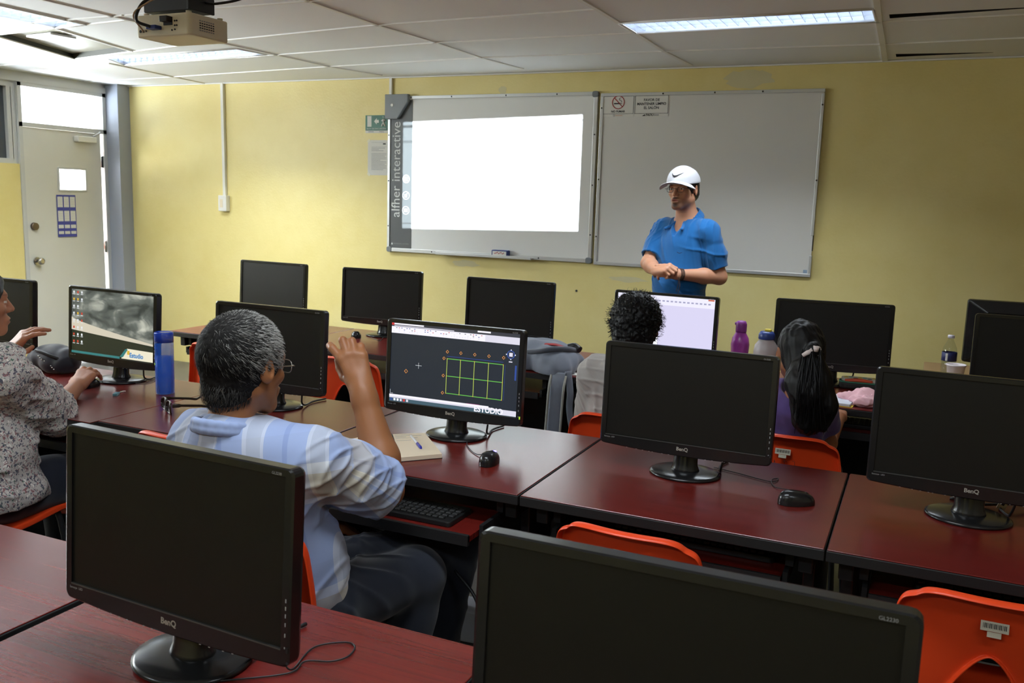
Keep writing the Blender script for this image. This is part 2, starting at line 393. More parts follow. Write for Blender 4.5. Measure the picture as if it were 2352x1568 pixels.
# pale repair patch above the whiteboard
def blob(cx, cz, rx, rz, seed, n=22):
    r = random.Random(seed); return [(cx+rx*math.cos(2*PI*k/n)*(.75+.5*r.random()), cz+rz*math.sin(2*PI*k/n)*(.75+.5*r.random())) for k in range(n)]
pt = mat('plaster_patch', (214, 204, 160), .55, var=.06, vscale=9)
b = MB()
for args in ((-1.14, 2.38, .155, .055, 3), (-2.92, 2.345, .03, .03, 5), (-3.2, 1.06, .12, .025, 8), (-1.9, 1.02, .14, .02, 9)):
    pl_ = blob(*args); b.add([(x, YF-.0015, z) for x, z in pl_], [tuple(range(len(pl_)))])
tag(b.build('plaster_patch', pt), kind='structure')
# nail hole in the wall, its shade painted as a black peg
tag(MB().tube([(-2.28, YF+.01, .913), (-2.28, YF-.006, .913)], .008, 10).build('wall_plug', MT['ink']), 'small nail hole painted dark in the yellow wall under the two boards', 'plug')

# window_1: dark pane beside the door; of the rest, two are clear and two unseen ones tinted to cut daylight
glass = pane_mat('window_glass', (.96, .98, .98, 1)); tint = mat('tinted_pane', (62, 66, 70), .3, spec=.5)
def window(n, y0, y1, z0, z1, pane, mull=()):
    o = MB()
    for (c, d) in (((y0+y1)/2, 'h0'), ((y0+y1)/2, 'h1')):
        z = z0+.02 if d == 'h0' else z1-.02
        o.box((XL-.05, c, z), (.07, y1-y0, .04))
    for y in (y0+.02, y1-.02)+tuple(mull): o.box((XL-.05, y, (z0+z1)/2), (.068, .04, z1-z0-.08))
    o = structure(o, f'window_{n}', MT['frame'])
    p = MB().box((XL-.055, (y0+y1)/2, (z0+z1)/2), (.006, y1-y0-.06, z1-z0-.06)).build('pane', pane, o)
    return o
w1 = window(1, 4.32, 5.13, SILL, HEAD, tint, (5.075,))
w1['label'] = 'dark tinted window pane high on the door wall'
for n, (y0, y1) in enumerate(((2.9, 4.32), (1.3, 2.9), (-.3, 1.3), (-1.7, -.3)), 2): window(n, y0, y1, SILL, HEAD, glass if n < 4 else tint, ((y0+y1)/2,))
# door with transom
tr = MB()
for y in (5.15, 5.985): tr.box((XL-.03, y, 1.19), (.08, .034, 2.38))
tr.box((XL-.03, 5.57, 2.365), (.08, .87, .03)).box((XL-.03, 5.57, 2.045), (.08, .87, .035))
tr = structure(tr, 'door_2', MT['frame'])
MB().box((XL-.05, 5.57, 2.2), (.005, .80, .29)).build('transom_pane', pane_mat('frosted_transom', (.42, .44, .46, 1)), tr)  # grey tint added to weaken the daylight patch on the board wall
dr = bpy.data.objects.new('door_1', None); COL.objects.link(dr); dr.location = (XL-.035, 5.955, 0); tag(dr, kind='structure')
dr.rotation_euler = (0, 0, math.radians(1.2))
d = MB(); Y0, Y1, WA, WB, WZ0, WZ1 = -.79, -.006, -.455, -.185, 1.525, 1.70
for (a, c, z0, z1) in ((Y0, Y1, .01, WZ0), (Y0, Y1, WZ1, 2.025), (Y0, WA, WZ0, WZ1), (WB, Y1, WZ0, WZ1)):
    d.box((0, (a+c)/2, (z0+z1)/2), (.04, c-a, z1-z0))
d.build('door_leaf', MT['door'], dr)
f = MB()
for (a, c, z0, z1) in ((WA-.012, WB+.012, WZ0-.015, WZ0), (WA-.012, WB+.012, WZ1, WZ1+.015), (WA-.015, WA, WZ0, WZ1), (WB, WB+.015, WZ0, WZ1)):
    f.box((.012, (a+c)/2, (z0+z1)/2), (.03, c-a, z1-z0))
f.build('viewing_frame', MT['frame'], dr, bevel=.002)
MB().box((0, (WA+WB)/2, (WZ0+WZ1)/2), (.004, WB-WA, WZ1-WZ0)).build('viewing_pane', pane_mat('dusty_pane', (.6, .6, .6, 1)), dr)  # tint added to cut the daylight coming through the door
k = MB().tube([(.02, -.715, .925), (.03, -.715, .925)], .033, 20).tube([(.03, -.715, .925), (.06, -.715, .925)], .011, 12).tube([(.055, -.715, .925), (.066, -.715, .925), (.085, -.715, .925), (.09, -.715, .925)], [.018, .029, .027, .016], 20)
k.build('door_knob', MT['steel'], dr)
MB().tube([(.018, -.725, 1.215), (.045, -.725, 1.215)], [.033, .03], 24).build('deadbolt', mat('aged_bronze', (104, 92, 78), .4, metal=.8), dr)
c = MB().box((.05, -.19, 1.965), (.055, .2, .05)); c.build('closer_body', MT['white'], dr, bevel=.006)
MB().tube([(.06, -.12, 1.995), (.07, -.05, 2.03), (.03, -.02, 2.045)], .009, 8).build('closer_arm', MT['alu'], dr)
for z in (1.78, 1.02, .25): MB().tube([(.02, .008, z-.05), (.02, .008, z+.05)], .011, 10).build('hinge', MT['steel'] if z < 1.5 else MT['bmetal'], dr)
# pale ground and a wall seen through the openings
structure(MB().box((XL-.95, 2, -.1), (1.6, 16, .1)), 'ground_outside', mat('concrete_yard', (216, 212, 204), .9))
structure(MB().box((XL-.12-.8, 1.5, 2.80), (1.6, 16, .1)), 'roof_overhang', MT['tbar'])
redw = mat('brick_red_roof', (170, 60, 44), .8)
tag(MB().box((XL-2.2, 6.15, .9), (.3, 1.2, 1.8)).build('garden_wall', redw), 'red wall outside, glimpsed through the door viewing pane', 'wall')

# ---------------------------------------------------------------- ceiling fixtures
louv = mat('louvre_blade', (236, 240, 246), .4)
tube_on = emis('fluorescent_tube', (214, 232, 255), 6)
refl = mat('fixture_reflector', (225, 228, 235), .35)
def fixture(corners, label, long_x=True, cells=22, rows=3, watts=16, spread=125):
    cx = sum(p[0] for p in corners)/4; cy = sum(p[1] for p in corners)/4
    t = thing('ceiling_light', label, 'ceiling light', (cx, cy, ZC), 0, 'louvred fluorescent ceiling lights')
    P = [Vector((x-cx, y-cy, 0)) for x, y in corners]
    def q(u, v, z=0):
        a = P[0].lerp(P[1], u); c = P[3].lerp(P[2], u); r = a.lerp(c, v); r.z = z; return r
    b = MB(); lo = [q(0, 0, -.001), q(1, 0, -.001), q(1, 1, -.001), q(0, 1, -.001)]; hi = [q(*p, .09) for p in ((0, 0), (1, 0), (1, 1), (0, 1))]
    b.add(lo+hi, [(4, 5, 6, 7)]+[(i, (i+1) % 4, 4+(i+1) % 4, 4+i) for i in range(4)])
    b.build('housing', refl, t)
    r = MB()
    for i in range(4): r.tube([lo[i]+Vector((0, 0, -.002)), lo[(i+1) % 4]+Vector((0, 0, -.002))], .009, 4)
    r.build('rim', MT['tbar'], t)
    l = MB()
    n, m = (cells, rows) if long_x else (rows, cells)
    for i in range(1, n):
        a, c = q(i/n, 0, .004), q(i/n, 1, .004); l.quad([a, c, c+Vector((0, 0, .03)), a+Vector((0, 0, .03))])
    for j in range(1, m):
        a, c = q(0, j/m, .004), q(1, j/m, .004); l.quad([a, c, c+Vector((0, 0, .03)), a+Vector((0, 0, .03))])
    l.build('louvre', louv, t, solid=.002)
    for v in (.28, .72):
        a, c = (q(.02, v, .06), q(.98, v, .06)) if long_x else (q(v, .02, .06), q(v, .98, .06))
        MB().tube([a, c], .013, 10).build('lamp_tube', tube_on, t)
    # the light the louvre lets out: downwards only, cut off towards the sides
    al = bpy.data.lights.new('fixture_light', 'AREA'); al.shape = 'RECTANGLE'; al.energy = watts; al.color = (.86, .94, 1); al.spread = math.radians(spread)
    al.size, al.size_y = (1.2, .26) if long_x else (.26, 1.2)
    lo_ = bpy.data.objects.new('fixture_light', al); COL.objects.link(lo_); lo_.parent = t; lo_.location = (0, 0, -.006)
fixture(L1, 'louvred light above the whiteboard, with cells showing at its far end', watts=14)
fixture(L2, 'louvred light between the projector and the door column', watts=34)
fixture(L3, 'louvred light at the ceiling edge beside the missing tile, running towards the door wall', False, watts=26)
fixture(L4, 'louvred light over the second desk row', watts=17, spread=165); fixture(L5, 'louvred light behind the last desk row', watts=18, spread=175)
fixture(L6, 'unseen fill light added behind the last desk row, towards the door wall', watts=11, spread=175); fixture(L7, 'unseen fill light added over the right end of the last desk row', watts=8, spread=175)  # fill lights added out of view to brighten the board wall
# missing ceiling tile: recess with dark sides and an air duct plate above
v = thing('ceiling_vent', 'square recess in the ceiling with grey metal plate and painted bright reflection', 'vent', (-5.2, 4.28, ZC))
P = [Vector((x+5.2, y-4.28, -.002)) for x, y in VENT]; H = [p+Vector((0, 0, .035)) for p in P]
MB().add(P+H, [(i, (i+1) % 4, 4+(i+1) % 4, 4+i) for i in range(4)]).build('duct_side', mat('duct_dark', (62, 62, 56), .6), v)
MB().add(H, [(0, 1, 2, 3)]).build('duct_plate', mat('galvanised_plate', (176, 174, 160), .4), v)
c = sum(H, Vector())/4
MB().box((c.x+.03, c.y-.12, c.z-.012), (.26, .17, .012), 0, Matrix.Rotation(-.12, 3, 'Z')).build('outlet_grille', mat('grille_white', (240, 240, 244), .4), v)  # white slab stands in for light reflected on the plate
for G in (G1, G2):
    h = [Vector((x, y, ZC+.12)) for x, y in G]; l = [Vector((x, y, ZC)) for x, y in G]
    tag(MB().add(l+h, [(4, 5, 6, 7)]+[(i, (i+1) % 4, 4+(i+1) % 4, 4+i) for i in range(4)]).build('ceiling_gap', MT['dark']), kind='structure')

# ---------------------------------------------------------------- projector on its ceiling bracket
pj = thing('projector', 'cream ceiling projector hung from a black bracket, cables plugged in its back', 'projector', (-2.79, 2.86, 2.185))
body = MB().prism(rounded_rect(.285, .215, .018), -.042, .042, lambda u, v, w: (u, v, w))
body.build('case', MT['cream'], pj, bevel=.007, seg=3)
vents = MB()
for j in range(7):
    for i in range(5): vents.box((.1432, -.055+j*.012, -.018+i*.009), (.002, .007, .004), 1 if i in (0, 4) else 0)
MB().box((.03, -.108, .012), (.045, .004, .03)).build('power_inlet', MT['ink'], pj)
vents.build('vent_grille', [MT['ink'], MT['grayink']], pj)
for x, z in ((-.115, -.02), (-.10, -.022), (-.085, -.02), (.065, .012), (.075, .012), (.065, -.005), (.075, -.005), (.065, -.02), (.05, -.022)):
    MB().tube([(x, -.106, z), (x, -.110, z)], .0055 if x < -.11 else .0035, 10).build('jack', MT['ink'], pj)
MB().box((-.028, -.125, -.012), (.05, .035, .015)).build('video_plug', mat('plug_blue', (40, 60, 130), .4), pj, bevel=.003)
MB().box((.03, -.12, .018), (.04, .03, .022)).build('power_plug', MT['blk2'], pj, bevel=.003)
MB().tube([(-.06, .105, 0), (-.06, .125, 0)], [.036, .033], 24).build('lens', MT['blk'], pj)
for x, y in ((-.11, -.08), (.11, -.08), (.12, .08), (-.12, .08)): MB().tube([(x, y, .04), (x, y, .052)], .011, 10).build('foot', MT['cream'], pj)
br = MB().box((.0, -.02, .085), (.25, .12, .055)).box((.125, -.03, .085), (.012, .14, .06)).tube([(0, .0, .11), (0, 0, ZC-2.185)], .024, 14)
br.build('bracket', MT['bmetal'], pj, bevel=.003)
MB().tube(spline([(-.028, -.14, -.012), (-.07, -.17, .01), (-.05, -.16, .07), (.0, -.12, .12), (.04, -.05, .17), (.06, 0, .278)]), .006, 8).build('video_cable', MT['bmetal'], pj)
MB().tube(spline([(-.10, -.108, -.02), (-.085, -.17, .03), (-.02, -.15, .08), (.04, -.08, .14), (.05, -.02, .278)]), .0035, 8).build('audio_cable', mat('beige_cable', (186, 160, 128), .5), pj)
MB().tube(spline([(.09, -.06, .12), (.17, -.07, .09), (.19, -.02, .13), (.13, .03, .2), (.1, .04, .278)]), .005, 8).build('power_cable', MT['bmetal'], pj)
MB().tube(spline([(.1, .0, .1), (.2, -.02, .085), (.28, .05, .12), (.33, .1, .2), (.36, .12, .278)]), .005, 8).build('network_cable', MT['bmetal'], pj)
# give the board image its real source point, just in front of the lens
plo.location = PROJ

# ---------------------------------------------------------------- things on the board wall
YW = YF
# interactive board
X0, X1, Z0, Z1 = -3.885, -2.168, 1.122, 2.315
ib = thing('interactive_whiteboard', 'interactive whiteboard with charcoal side strip and the projected picture on it', 'whiteboard', ((X0+X1)/2, YW, Z0))
w, h = X1-X0, Z1-Z0
MB().box((0, -.012, h/2), (w-.02, .02, h-.02)).build('surface', MT['board'], ib)
fr = MB()
for (c, d) in (((0, -.016, .014), (w-.04, .032, .028)), ((0, -.016, h-.012), (w-.04, .032, .024)), ((-w/2+.011, -.016, h/2), (.022, .032, h-.04)), ((w/2-.014, -.016, h/2), (.028, .032, h-.04))): fr.box(c, d)
for x in (-.65, -.3, .15, .55): fr.tube([(x, -.03, h-.012), (x, -.034, h-.012)], .006, 8, 1); 
for x in (-.45, .45): fr.tube([(x, -.03, .014), (x, -.034, .014)], .006, 8, 1)
for z in (.2, .55, .9): fr.tube([(w/2-.014, -.03, z), (w/2-.014, -.034, z)], .006, 8, 1); fr.tube([(-w/2+.011, -.03, z), (-w/2+.011, -.034, z)], .006, 8, 1)
fr.build('frame', [MT['alu'], MT['ink']], ib, bevel=.003)
for sx in (-1, 1):
    for z in (.017, h-.017):
        if (sx, z > .5) == (-1, True): continue
        MB().prism(rounded_rect(.045, .042, .014), -.035, 0, lambda u, v, q: (u, q, v), 0, (sx*(w/2-.02), 0, z)).build('corner_cap', MT['greyp'], ib, bevel=.003)
st = MB().box((-w/2+.119, -.0235, h/2), (.196, .003, h-.06))
RY = Matrix(((1, 0, 0), (0, 0, 1), (0, 1, 0)))            # text plane -> wall plane facing the room
def tm(x, y, z, rot=0): return Matrix.Translation((x, y, z)) @ Matrix.Rotation(PI/2, 4, 'X') @ Matrix.Rotation(rot, 4, 'Z')
st.text('alfher interactive', .108, tm(-w/2+.078, -.0256, .636, PI/2), 1, sx=1.0)
for z, kind in ((.567, 0), (.44, 1), (.325, 2)):
    cx = -w/2+.168
    ring = [(cx+.030*math.cos(a), -.0257, z+.030*math.sin(a)) for a in [2*PI*k/28 for k in range(29)]]
    st.tube(ring, .0021, 6, 1)
    if kind == 0:
        for t in (-.012, 0, .012):
            st.box((cx+t, -.0257, z), (.0018, .003, .046), 1); st.box((cx, -.0257, z+t), (.046, .003, .0018), 1)
    elif kind == 1: st.box((cx-.002, -.0257, z-.003), (.024, .003, .024), 1); st.tube([(cx+.004, -.0257, z+.01), (cx+.014, -.0257, z+.02)], .003, 6, 1)
    else:
        st.box((cx, -.0257, z), (.032, .003, .026), 1); st.box((cx, -.0265, z+.003), (.02, .003, .004), 0); st.box((cx, -.0265, z-.005), (.014, .003, .003), 0)
st.add([(-w/2+.035, -.0257, .055), (-w/2+.053, -.0257, .055), (-w/2+.044, -.0257, .073)], [(0, 1, 2)], 1)
st.text('TEAMBOARD SYSTEMS', .014, tm(-w/2+.125, -.0256, .063), 2)
st.build('side_strip', [MT['char'], MT['lt'], MT['grayink']], ib)
MB().prism([(-.0, 0), (.205, 0), (.205, -.055), (.11, -.185), (-.0, -.185)], -.06, -.02, lambda u, v, q: (u, q, v), 0, (-w/2-.012, 0, h+.012)).build('sensor_cover', MT['greyp'], ib, bevel=.004)
MB().tube([(-w/2+.055, -.055, h-.07), (-w/2+.055, -.064, h-.07)], .011, 12).build('cover_knob', MT['white'], ib)
MB().box((.01, -.045, .005), (.80, .07, .012)).box((.01, -.078, .011), (.80, .006, .02)).build('pen_tray', MT['alu'], ib, bevel=.002)
er = thing('board_eraser', 'blue board eraser with paper label lying on the pen tray', 'eraser', (-2.875, YW-.05, Z0+.0115))
MB().box((0, 0, .024), (.132, .05, .046)).build('felt_block', mat('eraser_blue', (38, 52, 104), .6), er, bevel=.006)
pr = MB().box((0, -.0255, .022), (.112, .001, .034)); 
for i in range(8): pr.box((-.035+i*.010, -.0262, .026+.004*((i*7) % 3-1)), (.007, .001, .008), 1)
pr.build('label', [MT['paper'], MT['red']], er)
# plain whiteboard
X0b, X1b, Z0b, Z1b = -2.15, -.662, 1.113, 2.303
wb = thing('whiteboard', 'plain whiteboard behind the standing man, chipped along its outer edge', 'whiteboard', ((X0b+X1b)/2, YW, Z0b))
w2, h2 = X1b-X0b, Z1b-Z0b
MB().box((0, -.01, h2/2), (w2-.01, .016, h2-.01)).build('surface', mat('whiteboard_worn', (220, 218, 212), .3, var=.03, vscale=2), wb)
fr = MB()
for (c, d) in (((0, -.013, .011), (w2, .026, .022)), ((0, -.013, h2-.011), (w2, .026, .022)), ((-w2/2+.011, -.013, h2/2), (.022, .026, h2-.044)), ((w2/2-.009, -.013, h2/2+.12), (.018, .026, h2-.3)), ((w2/2-.009, -.013, .08), (.018, .026, .12))): fr.box(c, d)
for x, z in ((-.30, h2-.011), (.05, h2-.011), (.36, h2-.011), (w2/2-.009, h2-.1), (w2/2-.009, .62), (-w2/2+.011, h2-.1), (-w2/2+.011, .6), (-w2/2+.011, .2)): fr.tube([(x, -.025, z), (x, -.029, z)], .006, 8, 1)
fr.box((w2/2-.007, -.006, .27), (.014, .012, .2), 1)
fr.build('frame', [MT['alu'], mat('chipboard_dark', (52, 44, 38), .9)], wb, bevel=.002)
MB().box((w2/2-.035, -.0185, .035), (.025, .001, .022)).build('maker_sticker', mat('pale_blue_sticker', (150, 170, 190), .5), wb)
# signs: no smoking / keep the room clean / evacuation route / notice
def frame_lines(b, w, h, t, m, y): 
    for (c, d) in (((0, y, h/2-t), (w, .001, t)), ((0, y, -h/2+t), (w, .001, t)), ((-w/2+t, y, 0), (t, .001, h-2*t)), ((w/2-t, y, 0), (t, .001, h-2*t))): b.box(c, d, m)
sg = MB().box((0, -.001, -.008), (.228, .002, .142)); frame_lines(sg, .224, .122, .0022, 1, -.0025)
ringp = [(.043*math.cos(a), -.0026, .018+.043*math.sin(a)) for a in [2*PI*k/36 for k in range(37)]]
sg.tube(ringp, (.0028), 6, 2); sg.tube([(-.030, -.0028, .048), (.030, -.0028, -.012)], .0028, 6, 2)
sg.box((-.008, -.0024, .010), (.046, .001, .008), 1); sg.box((.022, -.0024, .010), (.010, .001, .008), 3)
sg.tube(spline([(.02, -.0026, .018), (.024, -.0026, .026), (.01, -.0026, .032), (.006, -.0026, .042), (.016, -.0026, .05)]), .0022, 6, 3)
sg.text('NO FUMAR', .0195, tm(0, -.0026, -.044), 1, bold=.0006); sg.tube([(-.028+.006*math.cos(a), -.0026, -.07+.006*math.sin(a)) for a in [2*PI*k/12 for k in range(13)]], .0008, 4, 3); sg.box((.008, -.0024, -.07), (.05, .0008, .008), 4)
YB1 = YW-.019
tag(sg.build('no_smoking_sign', [MT['paper'], MT['ink'], MT['red'], MT['grayink'], mat('faded_orange', (214, 190, 170), .7)], loc=(-2.021, YB1, 2.222)), 'white sign with crossed out cigarette reading NO FUMAR', 'sign')
sg = MB().box((0, -.001, -.008), (.242, .002, .142)); frame_lines(sg, .236, .122, .0022, 1, -.0025)
for t_, z in (('FAVOR DE', .030), ('MANTENER LIMPIO', .004), ('EL SALÓN', -.022)): sg.text(t_, .0238, tm(0, -.0026, z), 1, bold=.0006)
sg.text('FADU', .018, tm(-.012, -.0026, -.069), 1, bold=.0008, sx=1.2, shear=.35); sg.add([(-.064, -.0026, -.076), (-.042, -.0026, -.076), (-.042, -.0026, -.063)], [(0, 1, 2)], 1); sg.box((.035, -.0024, -.07), (.04, .0008, .007), 2)
tag(sg.build('cleanliness_sign', [MT['paper'], MT['ink'], MT['grayink']], loc=(-1.784, YB1, 2.222)), 'white sign with three printed lines reading FAVOR DE MANTENER LIMPIO EL SALÓN', 'sign')
sg = MB().box((0, -.002, .008), (.205, .003, .118), 0).box((0, -.002, -.060), (.205, .003, .02), 1)
sg.box((-.065, -.0038, .02), (.038, .001, .082), 1); sg.add([(-.022, -.0042, .02), (.003, -.0042, .045), (.003, -.0042, .031), (.022, -.0042, .031), (.022, -.0042, .009), (.003, -.0042, .009), (.003, -.0042, -.005)], [(0, 1, 2, 3, 4, 5, 6)], 1)
man = [((.068, .055), (.068, .05), .010), ((.067, .038), (.065, .015), .009), ((.066, .036), (.048, .022), .005), ((.066, .036), (.084, .024), .005), ((.064, .012), (.050, -.018), .006), ((.064, .012), (.082, -.018), .006)]
for a, c, r in man: sg.tube([(a[0], -.0042, a[1]), (c[0], -.0042, c[1])], r, 8, 1)
sg.text('RUTA DE EVACUACIÓN', .0165, tm(0, -.0042, -.037), 1); sg.text('FADU', .014, tm(.05, -.0042, -.06), 2, sx=1.2); sg.box((-.05, -.0038, -.06), (.05, .0008, .006), 3)
tag(sg.build('evacuation_sign', [MT['green'], MT['paper'], MT['ink'], MT['grayink']], loc=(-4.008, YW, 2.11)), 'green evacuation sign with white arrow and walking figure', 'sign')
sg = MB().box((0, -.001, 0), (.208, .0016, .272))
sg.box((0, -.0022, .085), (.14, .0008, .0015), 1); sg.box((0, -.0022, .118), (.14, .0008, .0015), 1); sg.box((.05, -.0022, .107), (.025, .0008, .01), 2)
for i, ln in enumerate([.9, .5, .8, .0, 1, 1, .9, 1, 1, .6, 1, 1, .9, 1, 1, 1, .8]): 
    if ln: sg.box((-.07*(1-ln), -.0022, .075-.0105*i), (.14*ln, .0008, .0032), 1)
for sx in (-1, 1):
    for sz in (-1, 1): sg.box((sx*.095, -.0024, sz*.13), (.03, .0006, .018), 3, Matrix.Rotation(sx*sz*.7, 3, 'Y'))
tag(sg.build('paper_notice', [MT['paper'], MT['grayink'], MT['ink'], mat('clear_tape', (222, 214, 180), .3)], loc=(-3.984, YW, 1.85)), 'sheet of white paper taped to the wall below the green sign', 'notice')
# conduits
cd = thing('wall_outlet', 'white outlet box on the wall at the foot of a thin cable duct', 'outlet', (-5.545, YW, 1.45))
MB().box((0, -.025, 0), (.09, .05, .135)).build('box', MT['white'], cd, bevel=.006)
MB().box((-.008, -.051, 0), (.03, .004, .07)).build('socket', mat('outlet_ivory', (222, 208, 180), .5), cd)
MB().box((-.002, -.012, .535), (.028, .024, .95), 0, Matrix.Rotation(-.008, 3, 'Y')).build('cable_duct', MT['white'], cd)
tag(MB().box((0, -.01, 0), (.022, .02, .17)).build('cable_duct', MT['white'], loc=(-3.872, YW, 2.387)), 'short white cable duct dropping from the ceiling to the sensor corner', 'cable duct')
# calendar on the door
cal = MB().box((.0, 0, 0), (.001, .19, .36), 0)
for z0, z1, rows in ((.075, .165, 3), (-.045, .045, 3), (-.105, -.075, 1), (-.155, -.13, 1)):
    for j in range(3):
        cal.box((.0012, -.062+.062*j, (z0+z1)/2), (.001, .05, z1-z0), 1)
        for r_ in range(rows*2):
            for q_ in range(4): cal.box((.0018, -.077+.062*j+.0105*q_, z0+(z1-z0)*(r_+.5)/(rows*2)), (.0006, .004, .004), 2)
tag(cal.build('wall_calendar', [MT['blue'], MT['paper'], MT['grayink']], loc=(XL+.0, 5.555, 1.30)), 'tall blue and white printed calendar fixed to the door', 'calendar')
# ---------------------------------------------------------------- desks
DT = .75
def make_desk(label, w=.796, dp=.70, tray=.0):
    t = thing('computer_desk', label, 'desk', (0, 0, 0), 0, 'mahogany computer desks in rows')
    MB().box((0, 0, DT-.0015), (w-.004, dp-.004, .003)).build('desktop', MT['wood'], t, bevel=.001, seg=1)
    MB().box((0, 0, DT-.0165), (w, dp, .027)).build('edge_band', MT['edge'], t, bevel=.002)
    for sx in (-1, 1):
        l = MB().box((sx*(w/2-.045), .05, .37), (.03, dp-.22, .69)).box((sx*(w/2-.045), 0, .02), (.05, dp-.08, .04)).box((sx*(w/2-.045), -.12, .69), (.035, dp-.35, .06))
        l.build('leg', MT['bmetal'], t, bevel=.004)
    MB().box((0, dp/2-.07, .48), (w-.12, .018, .42)).build('modesty_panel', MT['bmetal'], t)
    k = MB().box((0, -dp/2+.20-tray, .635), (w-.2, .33, .016)); k.box((0, -dp/2+.035-tray, .632), (w-.2, .012, .03), 1)
    k.build('keyboard_tray', [MT['wood'], MT['edge']], t)
    for sx in (-1, 1):
        MB().box((sx*(w/2-.09), -dp/2+.22-tray*.6, .642), (.012, .36, .034)).box((sx*(w/2-.085), -dp/2+.22, .69), (.02, .3, .05)).build('tray_slide', MT['bmetal'], t)
    return t
desks = {}
PX = {}
rows = {1: (3.84, [-3.51, -2.71, -1.91, -1.11, -.31, .49], ['at the far door end of the board row', 'under the second monitor of the board row', 'carrying the grey backpack', 'in front of the curly haired person', 'with pink cloth and open notebook', 'at the right end of the board row']),
        2: (2.172, [-3.75, -2.95, -2.155, -1.352, -.55, .25], ['farthest left in the middle row', 'with the blue bottle and cloud picture monitor', 'with the sunglasses and an unlit monitor', 'with the spiral notebook and lit drawing monitor', 'in the middle row with a lone mouse', 'at the right end of the middle row']),
        3: (.665, [-2.655, -1.845, -1.028, -.218, .592], ['at the left end of the nearest row, mostly out of view', 'bare desk corner at the lower left of the photo', 'under the big dark monitor before the man in plaid', 'under the largest and nearest dark monitor', 'at the right end of the nearest row'])}
proto = None
for r, (yf, xs, lbs) in rows.items():
    for i, (x, lb) in enumerate(zip(xs, lbs)):
        if (r, i) == (2, 3): d = make_desk('x', tray=.13)
        elif proto is None: d = proto = make_desk('x')
        else: d = copy_tree(proto)
        d['label'] = 'dark red desk '+lb
        yc = yf+.35-(.035 if (r, i) in ((2, 0), (2, 1)) else 0)
        d.location = (x, yc, 0); desks[r, i] = d
teach = thing('teacher_table', 'plain table in front of the board carrying a water bottle and a foam cup', 'table', (.80, 4.95, 0))
MB().box((0, 0, DT-.015), (1.5, .74, .03)).build('tabletop', mat('teacher_table_wood', (150, 120, 84), .45, var=.08, vscale=14), teach, bevel=.002)
for sx in (-1, 1):
    for sy in (-1, 1): MB().box((sx*.68, sy*.3, .36), (.035, .035, .72)).build('leg', MT['bmetal'], teach)

# keyboards on the trays
def make_keyboard(label):
    t = thing('keyboard', label, 'keyboard', (0, 0, 0), 0, 'black keyboards on the sliding trays')
    MB().prism(rounded_rect(.44, .14, .012), 0, .016, lambda u, v, w: (u, v, w)).build('case', MT['blk2'], t, bevel=.003)
    k = MB()
    for j in range(5):
        for i in range(21 if j else 20): k.box((-.205+.0205*i, -.05+.021*j, .019), (.016, .016, .008))
    k.build('keys', mat('keycap', (.02, .02, .02), .5), t, bevel=.002, seg=1)
    return t
kb = make_keyboard('black keyboard on the pulled out tray in front of the man in plaid')
kb.location = (-1.35, 2.18, .643)
for lb, (x, y) in (('black keyboard under the desk edge behind the second orange chair', (-.5, 2.36)), ('black keyboard under the board row beside the ponytail person', (-.2, 4.03)), ('black keyboard on the tray under the far right middle desk', (.27, 2.36))):
    k2 = copy_tree(kb); k2['label'] = lb; k2.location = (x, y, .643)

